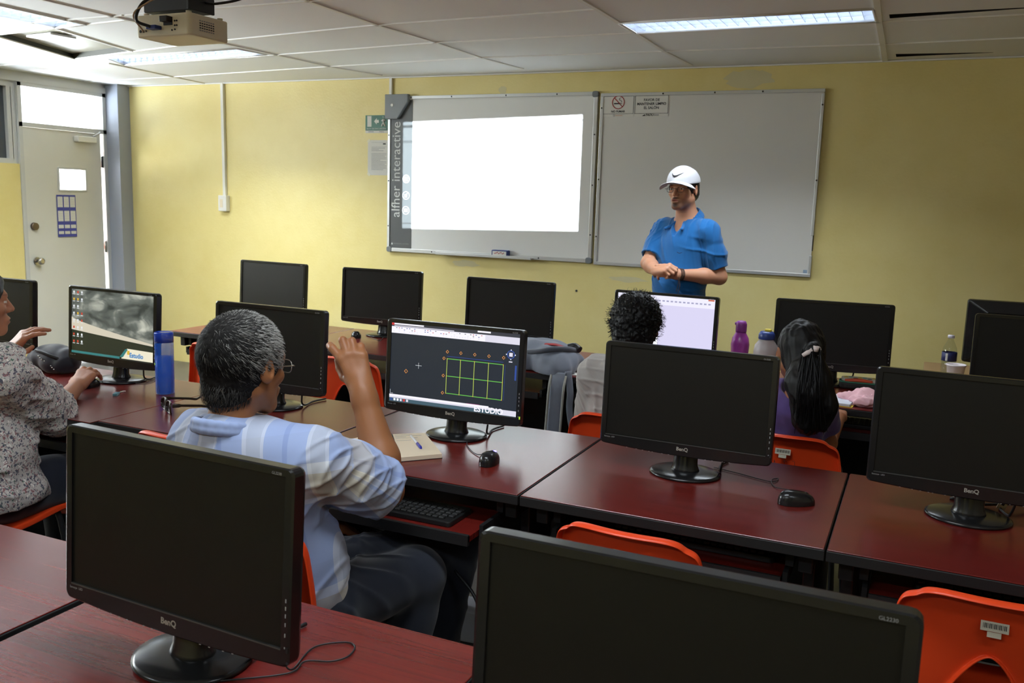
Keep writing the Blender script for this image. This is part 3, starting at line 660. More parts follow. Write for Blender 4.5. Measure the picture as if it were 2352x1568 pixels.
# ---------------------------------------------------------------- monitors
MW, MH, MCZ = .513, .312, .231
def make_monitor(screen_mat=None, powered=False):
    t = thing('monitor', 'x', 'monitor', (0, 0, 0), 0, 'black flat computer monitors on the desks')
    # outline, slightly arched along the lower edge
    o = rounded_rect(MW, MH, .012, 4)
    pts = []
    for (u, v) in o: pts.append((u, v))
    lower = [(-MW/2+.012+(MW-.024)*k/16, 0) for k in range(1, 16)]
    i0 = 2*5+4+1                                   # after lower-left corner
    pts = o[:15]+[(x, -MH/2) for x, _ in lower]+o[15:]
    def arch(p):
        x, y = p
        return (x, y-(.010*(1-(x/(MW/2))**2) if y < -MH/2+.008 else 0))
    pts = [arch(p) for p in pts]; n = len(pts)
    SW, SH, SCZ = .479, .271, .0075                # screen opening
    inner = [(max(-SW/2, min(SW/2, x)), max(SCZ-SH/2, min(SCZ+SH/2, y))) for x, y in pts]
    loops = [(inner, -.0085, 1), (inner, -.0125, 1), (pts, -.0125, .985), (pts, -.0105, 1), (pts, .010, 1), (pts, .018, .985), (pts, .022, .93), (pts, .046, .70), (pts, .050, .66)]
    b = MB(); vs = []
    for L, y, k in loops: vs += [(x*k, y, z*k) for x, z in L]
    fs = [(a*n+i, a*n+(i+1) % n, (a+1)*n+(i+1) % n, (a+1)*n+i) for a in range(len(loops)-1) for i in range(n)]
    fs.append(tuple((len(loops)-1)*n+i for i in range(n)))
    b.add(vs, fs)
    b.box((0, -.0112, SCZ-SH/2-.0012), (SW, .004, .0024), 4)  # grey strip stands in for the reflection line above the lower bezel
    b.text('BenQ', .0150, tm(.0, -.0128, -MH/2+.0115), 1, bold=.0005)
    b.text('GL2230', .006, tm(MW/2-.034, -.0128, MH/2-.010), 2); b.text('Senseye  LED', .006, tm(-MW/2+.03, -.0128, -MH/2+.020), 2)
    for k, z in enumerate((-.125, -.105, -.088, -.074, -.062, -.05)): b.box((MW/2-.009, -.0128, z), (.002, .0006, .006 if k else .003), 2)
    for x in (-.17, -.14, -.12, -.10, -.09, -.06, -.04, .07, .09, .12, .14): b.box((x, -.009, -MH/2-.0095+.010*(x/(MW/2))**2*1.0), (.0035, .004, .0022), 2)
    b.box((MW/2-.004, -.012, -.128), (.0035, .003, .009), 3)
    for v_ in b.v: pass
    TLT = math.radians(3.2)
    h = b.build('housing', [MT['blk'], MT['logo'], MT['grayink'], emis('power_led', (150, 190, 40), 1.2) if powered else MT['ink'], mat('bezel_glint', (.06, .06, .057), .3)], t, loc=(0, -.03, MCZ), rot=(-TLT, 0, 0))
    s = MB(); s.quad([(-SW/2, -.0088, SCZ-SH/2), (SW/2, -.0088, SCZ-SH/2), (SW/2, -.0088, SCZ+SH/2), (-SW/2, -.0088, SCZ+SH/2)])
    mats = [MT['scr']]
    if screen_mat: mats = screen_mat(s, SW, SH, SCZ)
    s.build('screen', mats, t, loc=(0, -.03, MCZ), rot=(-TLT, 0, 0))
    nk = MB(); nk.tube([(0, 0, .006), (0, 0, .02), (0, 0, .03), (0, .006, .10), (0, .008, .17)], [(.046, .036), (.041, .032), (.037, .028), (.035, .024), (.034, .022)], 24, flat=(1, 0, 0))
    nk.build('neck', MT['blk'], t)
    bs = MB(); bs.lathe([(0, 0), (.097, 0), (.100, .003), (.099, .007), (.092, .0105), (.05, .0135), (0, .0145)], n=48, sx=1.07, sy=.94)
    bs.build('base', MT['blk'], t)
    cb = MB().tube(spline([(.105, .012, .12), (.108, .02, .06), (.100, .03, .02), (.095, .06, .006), (.08, .12, .005), (.09, .19, .005)]), .0035, 8)
    cb.build('video_cable', MT['bmetal'], t)
    return t
# pictures shown by the lit screens
def scr_pt(s, SW, SH, SCZ, u, v, k): return (-SW/2+u*SW, -.0088-.0002*k, SCZ+SH/2-v*SH)
def rectq(s, a, u0, v0, u1, v1, m, k=1): s.quad([scr_pt(s, *a, u0, v1, k), scr_pt(s, *a, u1, v1, k), scr_pt(s, *a, u1, v0, k), scr_pt(s, *a, u0, v0, k)], m)
def cloud_mat():
    m = bpy.data.materials.new('storm_cloud_wallpaper'); m.use_nodes = True; N, L, P = nodes(m)
    P.inputs['Base Color'].default_value = (.01, .01, .01, 1); P.inputs['Roughness'].default_value = .4
    tc = N.new('ShaderNodeTexCoord'); mp = N.new('ShaderNodeMapping'); mp.inputs['Scale'].default_value = (9, 1, 19); L.new(tc.outputs['Object'], mp.inputs[0])
    nz = N.new('ShaderNodeTexNoise'); nz.inputs['Scale'].default_value = 1; nz.inputs['Detail'].default_value = 6; nz.inputs['Distortion'].default_value = .6; L.new(mp.outputs[0], nz.inputs[0])
    cr = N.new('ShaderNodeValToRGB'); L.new(nz.outputs['Fac'], cr.inputs[0]); e = cr.color_ramp.elements
    e[0].position = .36; e[0].color = srgb(48, 54, 50); e[1].position = .74; e[1].color = srgb(196, 198, 184); k = e.new(.54); k.color = srgb(100, 106, 100)
    L.new(cr.outputs[0], P.inputs['Emission Color']); P.inputs['Emission Strength'].default_value = .8
    return m
def scr_cloud(s, *a):
    ms = [cloud_mat(), emis('pale_horizon', (212, 204, 184), .75), emis('dark_field', (34, 42, 28), .8), emis('icon_white', (220, 224, 228), .8), emis('icon_red', (190, 70, 50), .8), emis('icon_yellow', (214, 176, 60), .8), emis('banner_cream', (226, 220, 196), .85), emis('banner_teal', (50, 120, 120), .8), emis('banner_blue', (60, 130, 190), .8)]
    n = 24; hz = lambda u: .50+.10*u+.10*u**.5; top = lambda u: .42+.30*u**.8
    top_l = [(k/n, .44+.28*(k/n)**.75) for k in range(n+1)]; bot_l = [(k/n, .635+.115*(k/n)**.9) for k in range(n+1)]
    s.quad([scr_pt(s, *a, u, v, 1) for u, v in top_l]+[scr_pt(s, *a, u, v, 1) for u, v in bot_l[::-1]], 1)
    s.quad([scr_pt(s, *a, u, v, 1) for u, v in bot_l]+[scr_pt(s, *a, 1, 1, 1), scr_pt(s, *a, 0, 1, 1)], 2)
    r = random.Random(4)
    for j in range(8):
        for i in range(3 if j != 2 else 2): rectq(s, a, .02+.05*i, .03+.11*j, .04+.05*i, .065+.11*j, r.choice((3, 3, 4, 5)), 2); rectq(s, a, .015+.05*i, .075+.11*j, .045+.05*i, .085+.11*j, 3, 2)
    s.quad([scr_pt(s, *a, u, v, 2) for u, v in ((.62, .99), (.69, .83), (1, .84), (1, .99))], 6)
    s.quad([scr_pt(s, *a, u, v, 3) for u, v in ((.60, .97), (.67, .84), (.70, .84), (.64, .97))], 7)
    s.text('Estudio', .026, tm(a[0]*(.80-.5), -.0096, a[2]+a[1]*(.5-.925)), 8, bold=.001); rectq(s, a, .69, .86, .72, .92, 5, 3)
    rectq(s, a, 0, .965, .6, 1, 7, 2)
    return ms
def scr_cad(s, *a):
    ms = [emis('drawing_background', (33, 40, 50), .8), emis('ribbon_grey', (214, 212, 226), .85), emis('title_dark', (60, 62, 70), .7), emis('line_green', (96, 178, 72), .9), emis('line_yellow', (170, 190, 80), .9), emis('axis_orange', (226, 150, 70), .8), emis('axis_blue', (46, 74, 150), .8), emis('cursor_white', (226, 230, 236), .85), emis('taskbar_teal', (66, 92, 106), .8), emis('tool_red', (200, 60, 60), .8), emis('ribbon_light', (232, 230, 240), .9), emis('magenta_line', (150, 40, 110), .8)]
    rectq(s, a, 0, 0, 1, .045, 2, 1); rectq(s, a, .02, .004, .26, .022, 10, 2); rectq(s, a, .68, .004, .78, .024, 10, 2); rectq(s, a, 0, 0, .02, .03, 9, 3)
    rectq(s, a, 0, .045, 1, .13, 1, 1); rectq(s, a, 0, .05, .74, .128, 10, 2)
    r = random.Random(2)
    for i in range(34):
        u = .015+.021*i
        for j in range(3):
            if r.random() < .6: rectq(s, a, u, .058+.022*j, u+.010, .066+.022*j, r.choice((1, 2, 6, 6, 9)) if j < 2 else 1, 3)
    rectq(s, a, .02, .031, .5, .040, 1, 2)
    gx = [.455, .56, .667, .775, .885]; gy = [.385, .60, .815]
    for x in gx: rectq(s, a, x-.0022, gy[0], x+.0022, gy[2], 4, 2)
    for y in gy: rectq(s, a, gx[0], y-.0045, gx[-1], y+.0045, 3, 2)
    rectq(s, a, gx[0], .352, gx[-1], .358, 6, 2); rectq(s, a, .898, gy[0], .900, gy[2], 6, 2)
    for x in gx:
        for y in gy: rectq(s, a, x-.003, y-.005, x+.003, y+.005, 5, 3)
    def diamond(u, v, k=.010):
        p = [scr_pt(s, *a, u+dx*k, v+dy*k*1.9, 2) for dx, dy in ((-1, 0), (0, 1), (1, 0), (0, -1), (-1, 0))]
        s.tube(p, .0009, 4, 5)
    for x in gx: diamond(x, .30)
    for y in gy: diamond(.43, y)
    diamond(.13, .60, .013)
    rectq(s, a, .205, .51, .255, .514, 7, 2); rectq(s, a, .229, .475, .231, .55, 7, 2)
    c = [scr_pt(s, *a, .938+.026*math.cos(t), .255+.046*math.sin(t), 2) for t in [2*PI*k/24 for k in range(25)]]
    s.tube(c, .0018, 4, 6); rectq(s, a, .925, .232, .951, .278, 1, 3); rectq(s, a, .925, .335, .951, .348, 1, 3)
    for u, v in ((.938, .20), (.938, .31), (.905, .255), (.97, .255)): rectq(s, a, u-.004, v-.007, u+.004, v+.007, 7, 3)
    rectq(s, a, .972, .38, .985, .56, 6, 2); rectq(s, a, .62, .905, .72, .91, 11, 2)
    rectq(s, a, .005, .85, .007, .90, 7, 2); rectq(s, a, .005, .897, .03, .90, 7, 2)
    rectq(s, a, 0, .91, .79, .935, 10, 2); rectq(s, a, 0, .93, 1, .955, 1, 1); rectq(s, a, 0, .955, 1, 1, 8, 1)
    for i in range(6): rectq(s, a, .01+.026*i, .96, .026+.026*i, .99, (6, 7, 10, 1, 9, 1)[i], 2)
    s.text('ESTUDIO', .026, tm(a[0]*.29, -.0095, a[2]-a[1]*.462), 10, bold=.0008); rectq(s, a, .88, .95, 1, .995, 1, 2)
    return ms
def scr_doc(s, *a):
    ms = [emis('document_lilac', (204, 200, 228), .9), emis('page_white', (236, 236, 246), .95), emis('ribbon_bar', (222, 220, 240), .92), emis('ribbon_item', (160, 160, 190), .8), emis('close_orange', (200, 96, 60), .8)]
    rectq(s, a, 0, 0, 1, .05, 2); rectq(s, a, 0, .05, 1, .16, 2); rectq(s, a, .1, .16, .45, 1, 1, 2)
    for i in range(22): rectq(s, a, .05+.042*i, .075, .075+.042*i, .10, 3, 3)
    rectq(s, a, .93, .005, .99, .03, 4, 3); rectq(s, a, .62, .01, .8, .02, 1, 3); rectq(s, a, .448, .16, .452, 1, 3, 3)
    return ms
mon_off = make_monitor()
mon_list = [
 ((-3.813, 2.745), .008, 'off', 'dark monitor cut by the left frame edge, behind the woman in the floral blouse'),
 ((-3.03, 2.705), -.021, 'cloud', 'lit monitor showing storm clouds above a pale horizon'),
 ((-2.185, 2.665), -.014, 'off', 'dark monitor just beyond the grey haired man’s head'),
 ((-1.395, 2.64), .013, 'cad', 'lit monitor showing a green grid drawing on dark blue'),
 ((-.597, 2.605), -.015, 'off', 'dark monitor hiding the lower half of the curly haired person'),
 ((.168, 2.60), -.03, 'off', 'dark monitor at the right end of the middle row, cut by the frame'),
 ((-1.085, 1.098), -.040, 'off', 'big dark monitor in front of the man in the plaid shirt'),
 ((-.222, 1.005), .003, 'off', 'nearest and largest dark monitor at the bottom of the photo'),
 ((-3.587, 4.395), -.039, 'off', 'dark monitor nearest the door column in the board row'),
 ((-2.815, 4.40), .073, 'off', 'dark monitor standing below the interactive board, its foot and mouse in view'),
 ((-1.969, 4.325), -.016, 'off', 'dark monitor behind the grey backpack'),
 ((-1.09, 4.18), -.073, 'doc', 'lit monitor showing a pale lilac document page before the standing man'),
 ((-.355, 4.36), .081, 'off', 'dark monitor facing the ponytail person'),
 ((.475, 4.27), .0, 'off', 'dark monitor at the right end of the board row, before a taller turned one')]
lit = {'cloud': scr_cloud, 'cad': scr_cad, 'doc': scr_doc}
for (x, y), yaw, kind, lb in mon_list:
    m = make_monitor(lit[kind], True) if kind != 'off' else (mon_off if mon_off.get('label') == 'x' else copy_tree(mon_off))
    m.location = (x, y, DT); m.rotation_euler = (0, 0, yaw); m['label'] = lb
m = copy_tree(mon_off); m.location = (.47, 4.93, DT); m.rotation_euler = (0, 0, PI+.02); m['label'] = 'dark monitor on the table by the board, turned with its back to the class'

# ---------------------------------------------------------------- mice
def make_mouse():
    t = thing('computer_mouse', 'x', 'mouse', (0, 0, 0), 0, 'black computer mice')
    b = MB(); nu, nv = 20, 12; vs = []
    for j in range(nv+1):
        ph = (j/nv)*PI/2
        for i in range(nu):
            th = 2*PI*i/nu; c, s_ = math.cos(th), math.sin(th)
            rx = .031*(1-.10*math.cos(2*th)); ry = .052
            r = math.sin(ph)**.62
            z = .036*math.cos(ph)**.8*(1-.18*(s_*r))
            vs.append((rx*c*r, ry*s_*r, z+.001))
    fs = [(j*nu+i, j*nu+(i+1) % nu, (j+1)*nu+(i+1) % nu, (j+1)*nu+i) for j in range(nv) for i in range(nu)]
    b.add(vs, fs, 0, True); b.add([v for v in vs[-nu:]], [tuple(range(nu))])
    b.build('shell', MT['blk'], t)
    MB().tube([(-.004, .026, .0255), (.004, .026, .0255)], .008, 16).build('scroll_wheel', MT['blk2'], t)
    return t
m0 = make_mouse(); mice = []
for loc, rz, lb in (((-1.155, 2.405, DT), .15, 'black mouse with blue glowing light beside the lit drawing monitor'), ((-.258, 2.485, DT), -1.05, 'black mouse on the bare red desk before the ponytail person’s chair'),
                ((-2.905, 4.25, DT), .5, 'small black mouse on the far desk beside the raised hand'), ((-.80, .966, DT), .25, 'black mouse at the bottom frame edge beside the big dark monitor'), ((-3.03, 2.545, DT), .2, 'black mouse under the woman’s hand')):
    c = m0 if not mice else copy_tree(m0); c.location = loc; c.rotation_euler = (0, 0, rz); c['label'] = lb; mice.append(c)
MB().tube([(-.004, .053, .020), (.004, .053, .020)], .006, 12).build('light', emis('blue_glow', (90, 80, 255), 14), mice[0])
MB().text('Proteus', .012, Matrix.Translation((0, -.012, .0378)) @ Matrix.Rotation(-.12, 4, 'X')).build('lettering', MT['lt'], mice[3])
def cord(ms, pts, r=.0015):
    ms_inv = (Matrix.Translation(ms.location) @ ms.rotation_euler.to_matrix().to_4x4()).inverted()
    MB().tube([ms_inv @ Vector(p) for p in spline(pts)], r, 7).build('cord', MT['bmetal'], ms)
def D(x, y, z=.003): p = on_z(x, y, DT); return (p.x, p.y, DT+z)
cord(mice[0], [D(1124, 1050, .015), D(1095, 1045), D(1075, 1028), D(1075, 1012), D(1098, 990)])
cord(mice[1], [D(1818, 1135, .012), D(1780, 1120), D(1772, 1104), D(1788, 1101), D(1770, 1108), D(1700, 1090), D(1640, 1075)])
cord(mice[2], [D(852, 780, .014), D(872, 783), D(885, 770)])
cord(mice[3], [D(650, 1542, .018), D(672, 1540), D(720, 1490), D(790, 1478), D(815, 1487), D(800, 1510), D(760, 1522), D(700, 1522), D(660, 1550), (-1.0, 1.05, DT+.003)])
cord(mice[4], [(-3.04, 2.598, DT+.012), (-3.02, 2.65, DT+.003), (-2.9, 2.70, DT+.003), D(356, 873), D(300, 880)])

# ---------------------------------------------------------------- chairs: orange moulded shell with arched cut-out, black tube legs
def make_chair():
    t = thing('school_chair', 'x', 'chair', (0, 0, 0), 0, 'orange moulded school chairs')
    # profile (y, z) from seat front, over the seat, up the back; origin = floor under the seat centre, front = +y
    prof = spline([(0, .215, .405), (0, .205, .432), (0, .16, .442), (0, .02, .430), (0, -.12, .428), (0, -.175, .455), (0, -.20, .52), (0, -.215, .62), (0, -.235, .72), (0, -.252, .775)], 5)
    n = len(prof); lens = [0]
    for i in range(1, n): lens.append(lens[-1]+(prof[i]-prof[i-1]).length)
    nu = 30; bm = bmesh.new(); grid = []
    def hw(i):
        z, y = prof[i].z, prof[i].y
        if z > .5: return .205-.035*((z-.5)/.28)**1.3
        return .205 if y < 0 else .205-.015*(y/.2)
    for i in range(n):
        row = []
        for k in range(nu+1):
            u = -1+2*k/nu; p = prof[i].copy(); w = hw(i); x = u*w
            back = max(0, (p.z-.45)/.33)
            # curved back hugging the sitter, dished seat
            dy = .035*u*u*min(1, back*1.3); dz = -.012*(1-u*u) if p.z < .46 else 0
            # rounded corners of the back top and the seat front
            if i > n-8:
                f = (i-(n-8))/7; x *= 1-.16*f**3*abs(u)**3; dz -= .022*abs(u)**5*f*f
            if i < 5: x *= 1-.10*((5-i)/5)**2*abs(u)**3
            row.append(bm.verts.new((x, p.y+dy, p.z+dz)))
        grid.append(row)
    for i in range(n-1):
        for k in range(nu):
            c = sum((v.co for v in (grid[i][k], grid[i+1][k+1])), Vector())/2
            zz = c.z; h = (zz-.462)/.165                    # arch-shaped opening in the lower back
            if c.y < -.15 and 0 < h < 1 and abs(c.x) < .085*(1-h**2.2)+.018: continue
            bm.faces.new((grid[i][k], grid[i][k+1], grid[i+1][k+1], grid[i+1][k]))
    # round the hole outline into an arch
    def in_hole(c): return .45 < c.z < .70 and abs(c.x) < .135 and c.y < -.15
    for v in bm.verts:
        if v.is_boundary and in_hole(v.co) and v.co.z > .475:
            th = math.atan2((v.co.z-.462)/.165, v.co.x/.10); h_ = math.sin(th)**.8; x, z = math.copysign(.070*(1-h_)+.040*abs(math.cos(th)), math.cos(th)), .462+.178*h_
            v.co.y -= .14*(z-v.co.z); v.co.x, v.co.z = x, z
    # turned-back rolled rim round the outer outline, small lip round the opening
    be = [e for e in bm.edges if e.is_boundary]
    for step in (0, 1):
        r = bmesh.ops.extrude_edge_only(bm, edges=be); nv = [g for g in r['geom'] if isinstance(g, bmesh.types.BMVert)]; be = [g for g in r['geom'] if isinstance(g, bmesh.types.BMEdge) and g.is_boundary]
        for v in nv:
            if in_hole(v.co): v.co.y -= .007; v.co.x *= .97
            elif v.co.z > .5: v.co += Vector((math.copysign(.003-.005*step, v.co.x) if abs(v.co.x) > .1 else 0, -.017+.004*step, .004-.011*step if v.co.z > .70 else 0))
            else: v.co.z -= .010
    me = bpy.data.meshes.new('seat_shell'); bmesh.ops.recalc_face_normals(bm, faces=bm.faces); bm.to_mesh(me); bm.free()
    me.materials.append(MT['orange']); me.polygons.foreach_set('use_smooth', [True]*len(me.polygons))
    o = bpy.data.objects.new('seat_shell', me); COL.objects.link(o); o.parent = t
    md = o.modifiers.new('solid', 'SOLIDIFY'); md.thickness = .005; md.offset = 0
    md = o.modifiers.new('sub', 'SUBSURF'); md.levels = 1; md.render_levels = 2
    for sx in (-1, 1):
        MB().tube(spline([(sx*.16, .14, .415), (sx*.175, .165, .38), (sx*.205, .20, .02), (sx*.206, .201, .0)], 5), .0105, 10).build('leg', MT['bmetal'], t)
        MB().tube(spline([(sx*.16, -.10, .415), (sx*.175, -.125, .38), (sx*.205, -.23, .02), (sx*.206, -.232, .0)], 5), .0105, 10).build('leg', MT['bmetal'], t)
        MB().tube([(sx*.16, .14, .415), (sx*.16, -.1, .415)], .0105, 10).build('seat_rail', MT['bmetal'], t)
    l = MB(); l.box((0, 0, 0), (.052, .0012, .020)).box((.0, 0, -.0165), (.026, .0012, .011))
    for k in range(15): l.box((-.021+.003*k, -.0008, .001), (.0016 if k % 3 else .0008, .0008, .010), 1)
    l.build('barcode_label', [MT['label'], MT['ink']], t, loc=(0, -.2475, .715), rot=(-.22, 0, 0))
    return t
ch0 = make_chair()
def place_chair(x, y, rz, lb, _n=[0]):
    c = ch0 if _n[0] == 0 else copy_tree(ch0); _n[0] += 1
    c.location = (x, y, 0); c.rotation_euler = (0, 0, rz); c['label'] = lb; return c
place_chair(-.58, 2.235, -.05, 'empty orange chair whose top peeps over the nearest big monitor')
place_chair(.20, 2.24, .0, 'empty orange chair at the lower right corner of the photo')
place_chair(-2.13, 2.34, -.02, 'empty orange chair between the woman and the man in plaid')
man_chair = place_chair(-1.455, 1.85, .04, 'orange chair the grey haired man in plaid sits on')
woman_chair = place_chair(-2.87, 1.95, .05, 'orange chair the woman in the floral blouse sits on')
place_chair(-3.25, 3.74, -.08, 'empty orange chair behind the tall blue bottle')
place_chair(-2.52, 3.80, .05, 'empty orange chair partly hidden by the raised hand')
place_chair(-.99, 3.36, .03, 'orange chair the curly haired person sits on')
place_chair(-.38, 3.40, -.02, 'orange chair of the ponytail person, pencil scribbles on its back')
# ---------------------------------------------------------------- soft-body modelling: smooth unions of tapered limbs meshed as one surface
def V3(p): return np.array((p[0], p[1], p[2]), float)
class Soft:
    def __init__(s): s.P = []
    def rc(s, a, b, ra, rb=None, k=.012, op='u', tag=0):
        s.P.append(('rc', V3(a), V3(b), ra, ra if rb is None else rb, k, op)); return s
    def ell(s, c, r, R=None, k=.012, op='u'):
        s.P.append(('el', V3(c), V3(r), np.eye(3) if R is None else np.array(R, float), None, k, op)); return s
    def sub(s, g, k=.004, op='u'):                       # nested group
        s.P.append(('gr', g, None, None, None, k, op)); return s
    def cut(s, p, n, k=.002):                            # keep the side the normal points away from
        s.P.append(('pl', V3(p), V3(Vector(n).normalized()), None, None, k, 'i')); return s
    def noise(s, f): s.P.append(('fn', f, None, None, None, 0, 'd')); return s
    def chain(s, pts, rs, k=.012):
        for i in range(len(pts)-1): s.rc(pts[i], pts[i+1], rs[i], rs[i+1], k)
        return s
    @staticmethod
    def one(p, X):
        t = p[0]
        if t == 'rc':
            a, b = p[1], p[2]; ab = b-a; L = ab@ab
            h = np.clip(((X-a)@ab)/L, 0, 1) if L > 1e-12 else np.zeros(len(X))
            return np.linalg.norm(X-a-h[:, None]*ab, axis=1)-(p[3]+(p[4]-p[3])*h)
        if t == 'el':
            q = (X-p[1])@p[3]; r = p[2]
            k0 = np.linalg.norm(q/r, axis=1); k1 = np.linalg.norm(q/(r*r), axis=1)
            return k0*(k0-1)/np.maximum(k1, 1e-9)
        if t == 'gr': return p[1].ev(X)
        if t == 'pl': return (X-p[1])@p[2]
    def ev(s, X, near=None):
        d = np.full(len(X), 9.0)
        for p in s.P:
            op, k = p[6], p[5]
            if op == 'd': d = d+p[1](X); continue
            if near is not None and op != 'i' and p[0] != 'gr' and s.one(p, near[0][None])[0] > near[1]+k: continue
            e = s.one(p, X)
            if op == 'u':
                if k <= 0: d = np.minimum(d, e)
                else: h = np.maximum(k-np.abs(d-e), 0)/k; d = np.minimum(d, e)-h*h*k*.25
            else:
                if op == 's': e = -e
                if k <= 0: d = np.maximum(d, e)
                else: h = np.maximum(k-np.abs(d-e), 0)/k; d = np.maximum(d, e)+h*h*k*.25
        return d
    def bounds(s):
        lo, hi = np.full(3, 1e9), np.full(3, -1e9)
        for p in s.P:
            if p[6] not in ('u',): continue
            if p[0] == 'rc': pts = [(p[1], p[3]), (p[2], p[4])]
            elif p[0] == 'el': pts = [(p[1], max(p[2]))]
            elif p[0] == 'gr':
                l, h = p[1].bounds(); lo = np.minimum(lo, l); hi = np.maximum(hi, h); continue
            else: continue
            for c, r in pts: lo = np.minimum(lo, c-r); hi = np.maximum(hi, c+r)
        return lo, hi
    def mesh(s, name, h, m, parent=None, paint=None, attrs=None, B=14):
        lo, hi = s.bounds(); lo = lo-.015-h; hi = hi+.015+h
        nb = np.ceil((hi-lo)/h/B).astype(int); n = nb*B+1
        D = np.empty(n, np.float32)
        bi = np.stack(np.meshgrid(*[np.arange(q) for q in nb], indexing='ij'), -1).reshape(-1, 3)
        cen = lo+(bi*B+B/2)*h; dc = s.ev(cen); hd = B*h*.9
        ax = np.arange(B+1)
        G = np.stack(np.meshgrid(ax, ax, ax, indexing='ij'), -1).reshape(-1, 3)*h
        for (i, j, k), c, d in zip(bi*B, cen, dc):
            sl = (slice(i, i+B+1), slice(j, j+B+1), slice(k, k+B+1))
            if abs(d) > hd*1.6+.02: D[sl] = d; 
        for (i, j, k), c, d in zip(bi*B, cen, dc):
            if abs(d) > hd*1.6+.02: continue
            X = G+(c-B*h/2)
            D[i:i+B+1, j:j+B+1, k:k+B+1] = s.ev(X, (c, hd*2+.03+max(d, 0))).reshape(B+1, B+1, B+1)
        V, F = surface_nets(D); V = lo+V*h
        # settle vertices on the surface
        for _ in range(1):
            e = h*.5; d0 = s.ev(V)
            g = np.stack([s.ev(V+np.eye(3)[a]*e)-d0 for a in range(3)], 1)/e
            g2 = np.maximum((g*g).sum(1), .2); V = V-np.clip(d0/g2, -h, h)[:, None]*g*.8
        return np_mesh(name, V, F, m, parent, paint(V) if paint else None, attrs)
def surface_nets(D):
    I = D < 0; nx, ny, nz = D.shape
    c = np.zeros((nx-1, ny-1, nz-1), np.int8)
    for dx in (0, 1):
        for dy in (0, 1):
            for dz in (0, 1): c += I[dx:nx-1+dx, dy:ny-1+dy, dz:nz-1+dz]
    A = np.argwhere((c > 0) & (c < 8)); idx = np.full(c.shape, -1, np.int32); idx[A[:, 0], A[:, 1], A[:, 2]] = np.arange(len(A))
    S_, n = np.zeros((len(A), 3)), np.zeros(len(A))
    co = [(x, y, z) for x in (0, 1) for y in (0, 1) for z in (0, 1)]
    for a in co:
        for ax in range(3):
            if a[ax]: continue
            b = list(a); b[ax] = 1
            da = D[A[:, 0]+a[0], A[:, 1]+a[1], A[:, 2]+a[2]]; db = D[A[:, 0]+b[0], A[:, 1]+b[1], A[:, 2]+b[2]]
            x = (da < 0) != (db < 0); t = np.where(x, da/np.where(x, da-db, 1), 0)
            p = np.tile(np.array(a, float), (len(A), 1)); p[:, ax] += t
            S_[x] += p[x]; n += x
    V = A+S_/n[:, None]; F = []
    for ax in range(3):
        sl0 = [slice(1, -1)]*3; sl0[ax] = slice(0, -1); sl1 = [slice(1, -1)]*3; sl1[ax] = slice(1, None)
        a, b = I[tuple(sl0)], I[tuple(sl1)]
        E = np.argwhere(a != b); 
        if not len(E): continue
        E = E+1; E[:, ax] -= 1
        u, v = (ax+1) % 3, (ax+2) % 3
        q = []
        for du, dv in ((-1, -1), (0, -1), (0, 0), (-1, 0)):
            e = E.copy(); e[:, u] += du; e[:, v] += dv; q.append(idx[e[:, 0], e[:, 1], e[:, 2]])
        q = np.stack(q, 1); ins = I[E[:, 0], E[:, 1], E[:, 2]]
        q[~ins] = q[~ins][:, ::-1]; F.append(q)
    F = np.concatenate(F); return V, F[(F >= 0).all(1)]
def np_mesh(name, V, F, m, parent=None, paint=None, attrs=None):
    me = bpy.data.meshes.new(name); me.vertices.add(len(V)); me.vertices.foreach_set('co', V.astype(np.float32).ravel())
    me.loops.add(F.size); me.loops.foreach_set('vertex_index', F.astype(np.int32).ravel())
    me.polygons.add(len(F)); me.polygons.foreach_set('loop_start', np.arange(0, F.size, F.shape[1], dtype=np.int32))
    me.polygons.foreach_set('use_smooth', np.ones(len(F), bool))
    me.update(calc_edges=True); me.validate()
    if paint is not None:
        a = me.attributes.new('paint', 'FLOAT_COLOR', 'POINT'); a.data.foreach_set('color', np.concatenate([paint, np.ones((len(V), 1))], 1).astype(np.float32).ravel())
    for k, f in (attrs or {}).items():
        a = me.attributes.new(k, 'FLOAT', 'POINT'); a.data.foreach_set('value', f(V).astype(np.float32))
    me.materials.append(m); o = bpy.data.objects.new(name, me); COL.objects.link(o)
    if parent: o.parent = parent
    return o
def waves(amp, scale, seed, n=7, ax=(1, 1, 1)):
    r = np.random.RandomState(seed); K = r.normal(size=(n, 3))*np.array(ax)*scale; ph = r.uniform(0, 6.28, n); w = r.uniform(.5, 1, n)
    def f(X): return amp*sum(w[i]*np.sin(X@K[i]+ph[i]+1.3*np.sin(X@K[(i+1) % n]*.6+ph[i])) for i in range(n))/n*1.6
    return f
def creases(amp, scale, seed, n=3, ax=(1, 1, 1), sharp=5):
    # narrow cloth folds that come and go
    r = np.random.RandomState(seed); K = r.normal(size=(n, 3))*np.array(ax)*scale; ph = r.uniform(0, 6.28, n); M_ = r.normal(size=(n, 3))*scale*.35; w = r.normal(size=(n, 3))*scale*.5
    def f(X):
        o = 0
        for i in range(n):
            s_ = np.sin(X@K[i]+ph[i]+1.4*np.sin(X@w[i]+ph[i]*2)); o = o+np.exp(-s_*s_*sharp)*np.clip(np.sin(X@M_[i]+ph[i])*1.4, 0, 1)
        return -amp*o
    return f
def L3(*c): return np.array(srgb(*c)[:3])
class Frame:                                              # local axes: x = own right, y = forward, z = up
    def __init__(s, o, R, k=1): s.o, s.R, s.k = V3(o), np.array(R, float), k
    def __call__(s, *p):
        p = p[0] if len(p) == 1 else p
        return s.o+s.R@(np.array(p, float)*s.k)
    def inv(s, X): return ((X-s.o)@s.R)/s.k
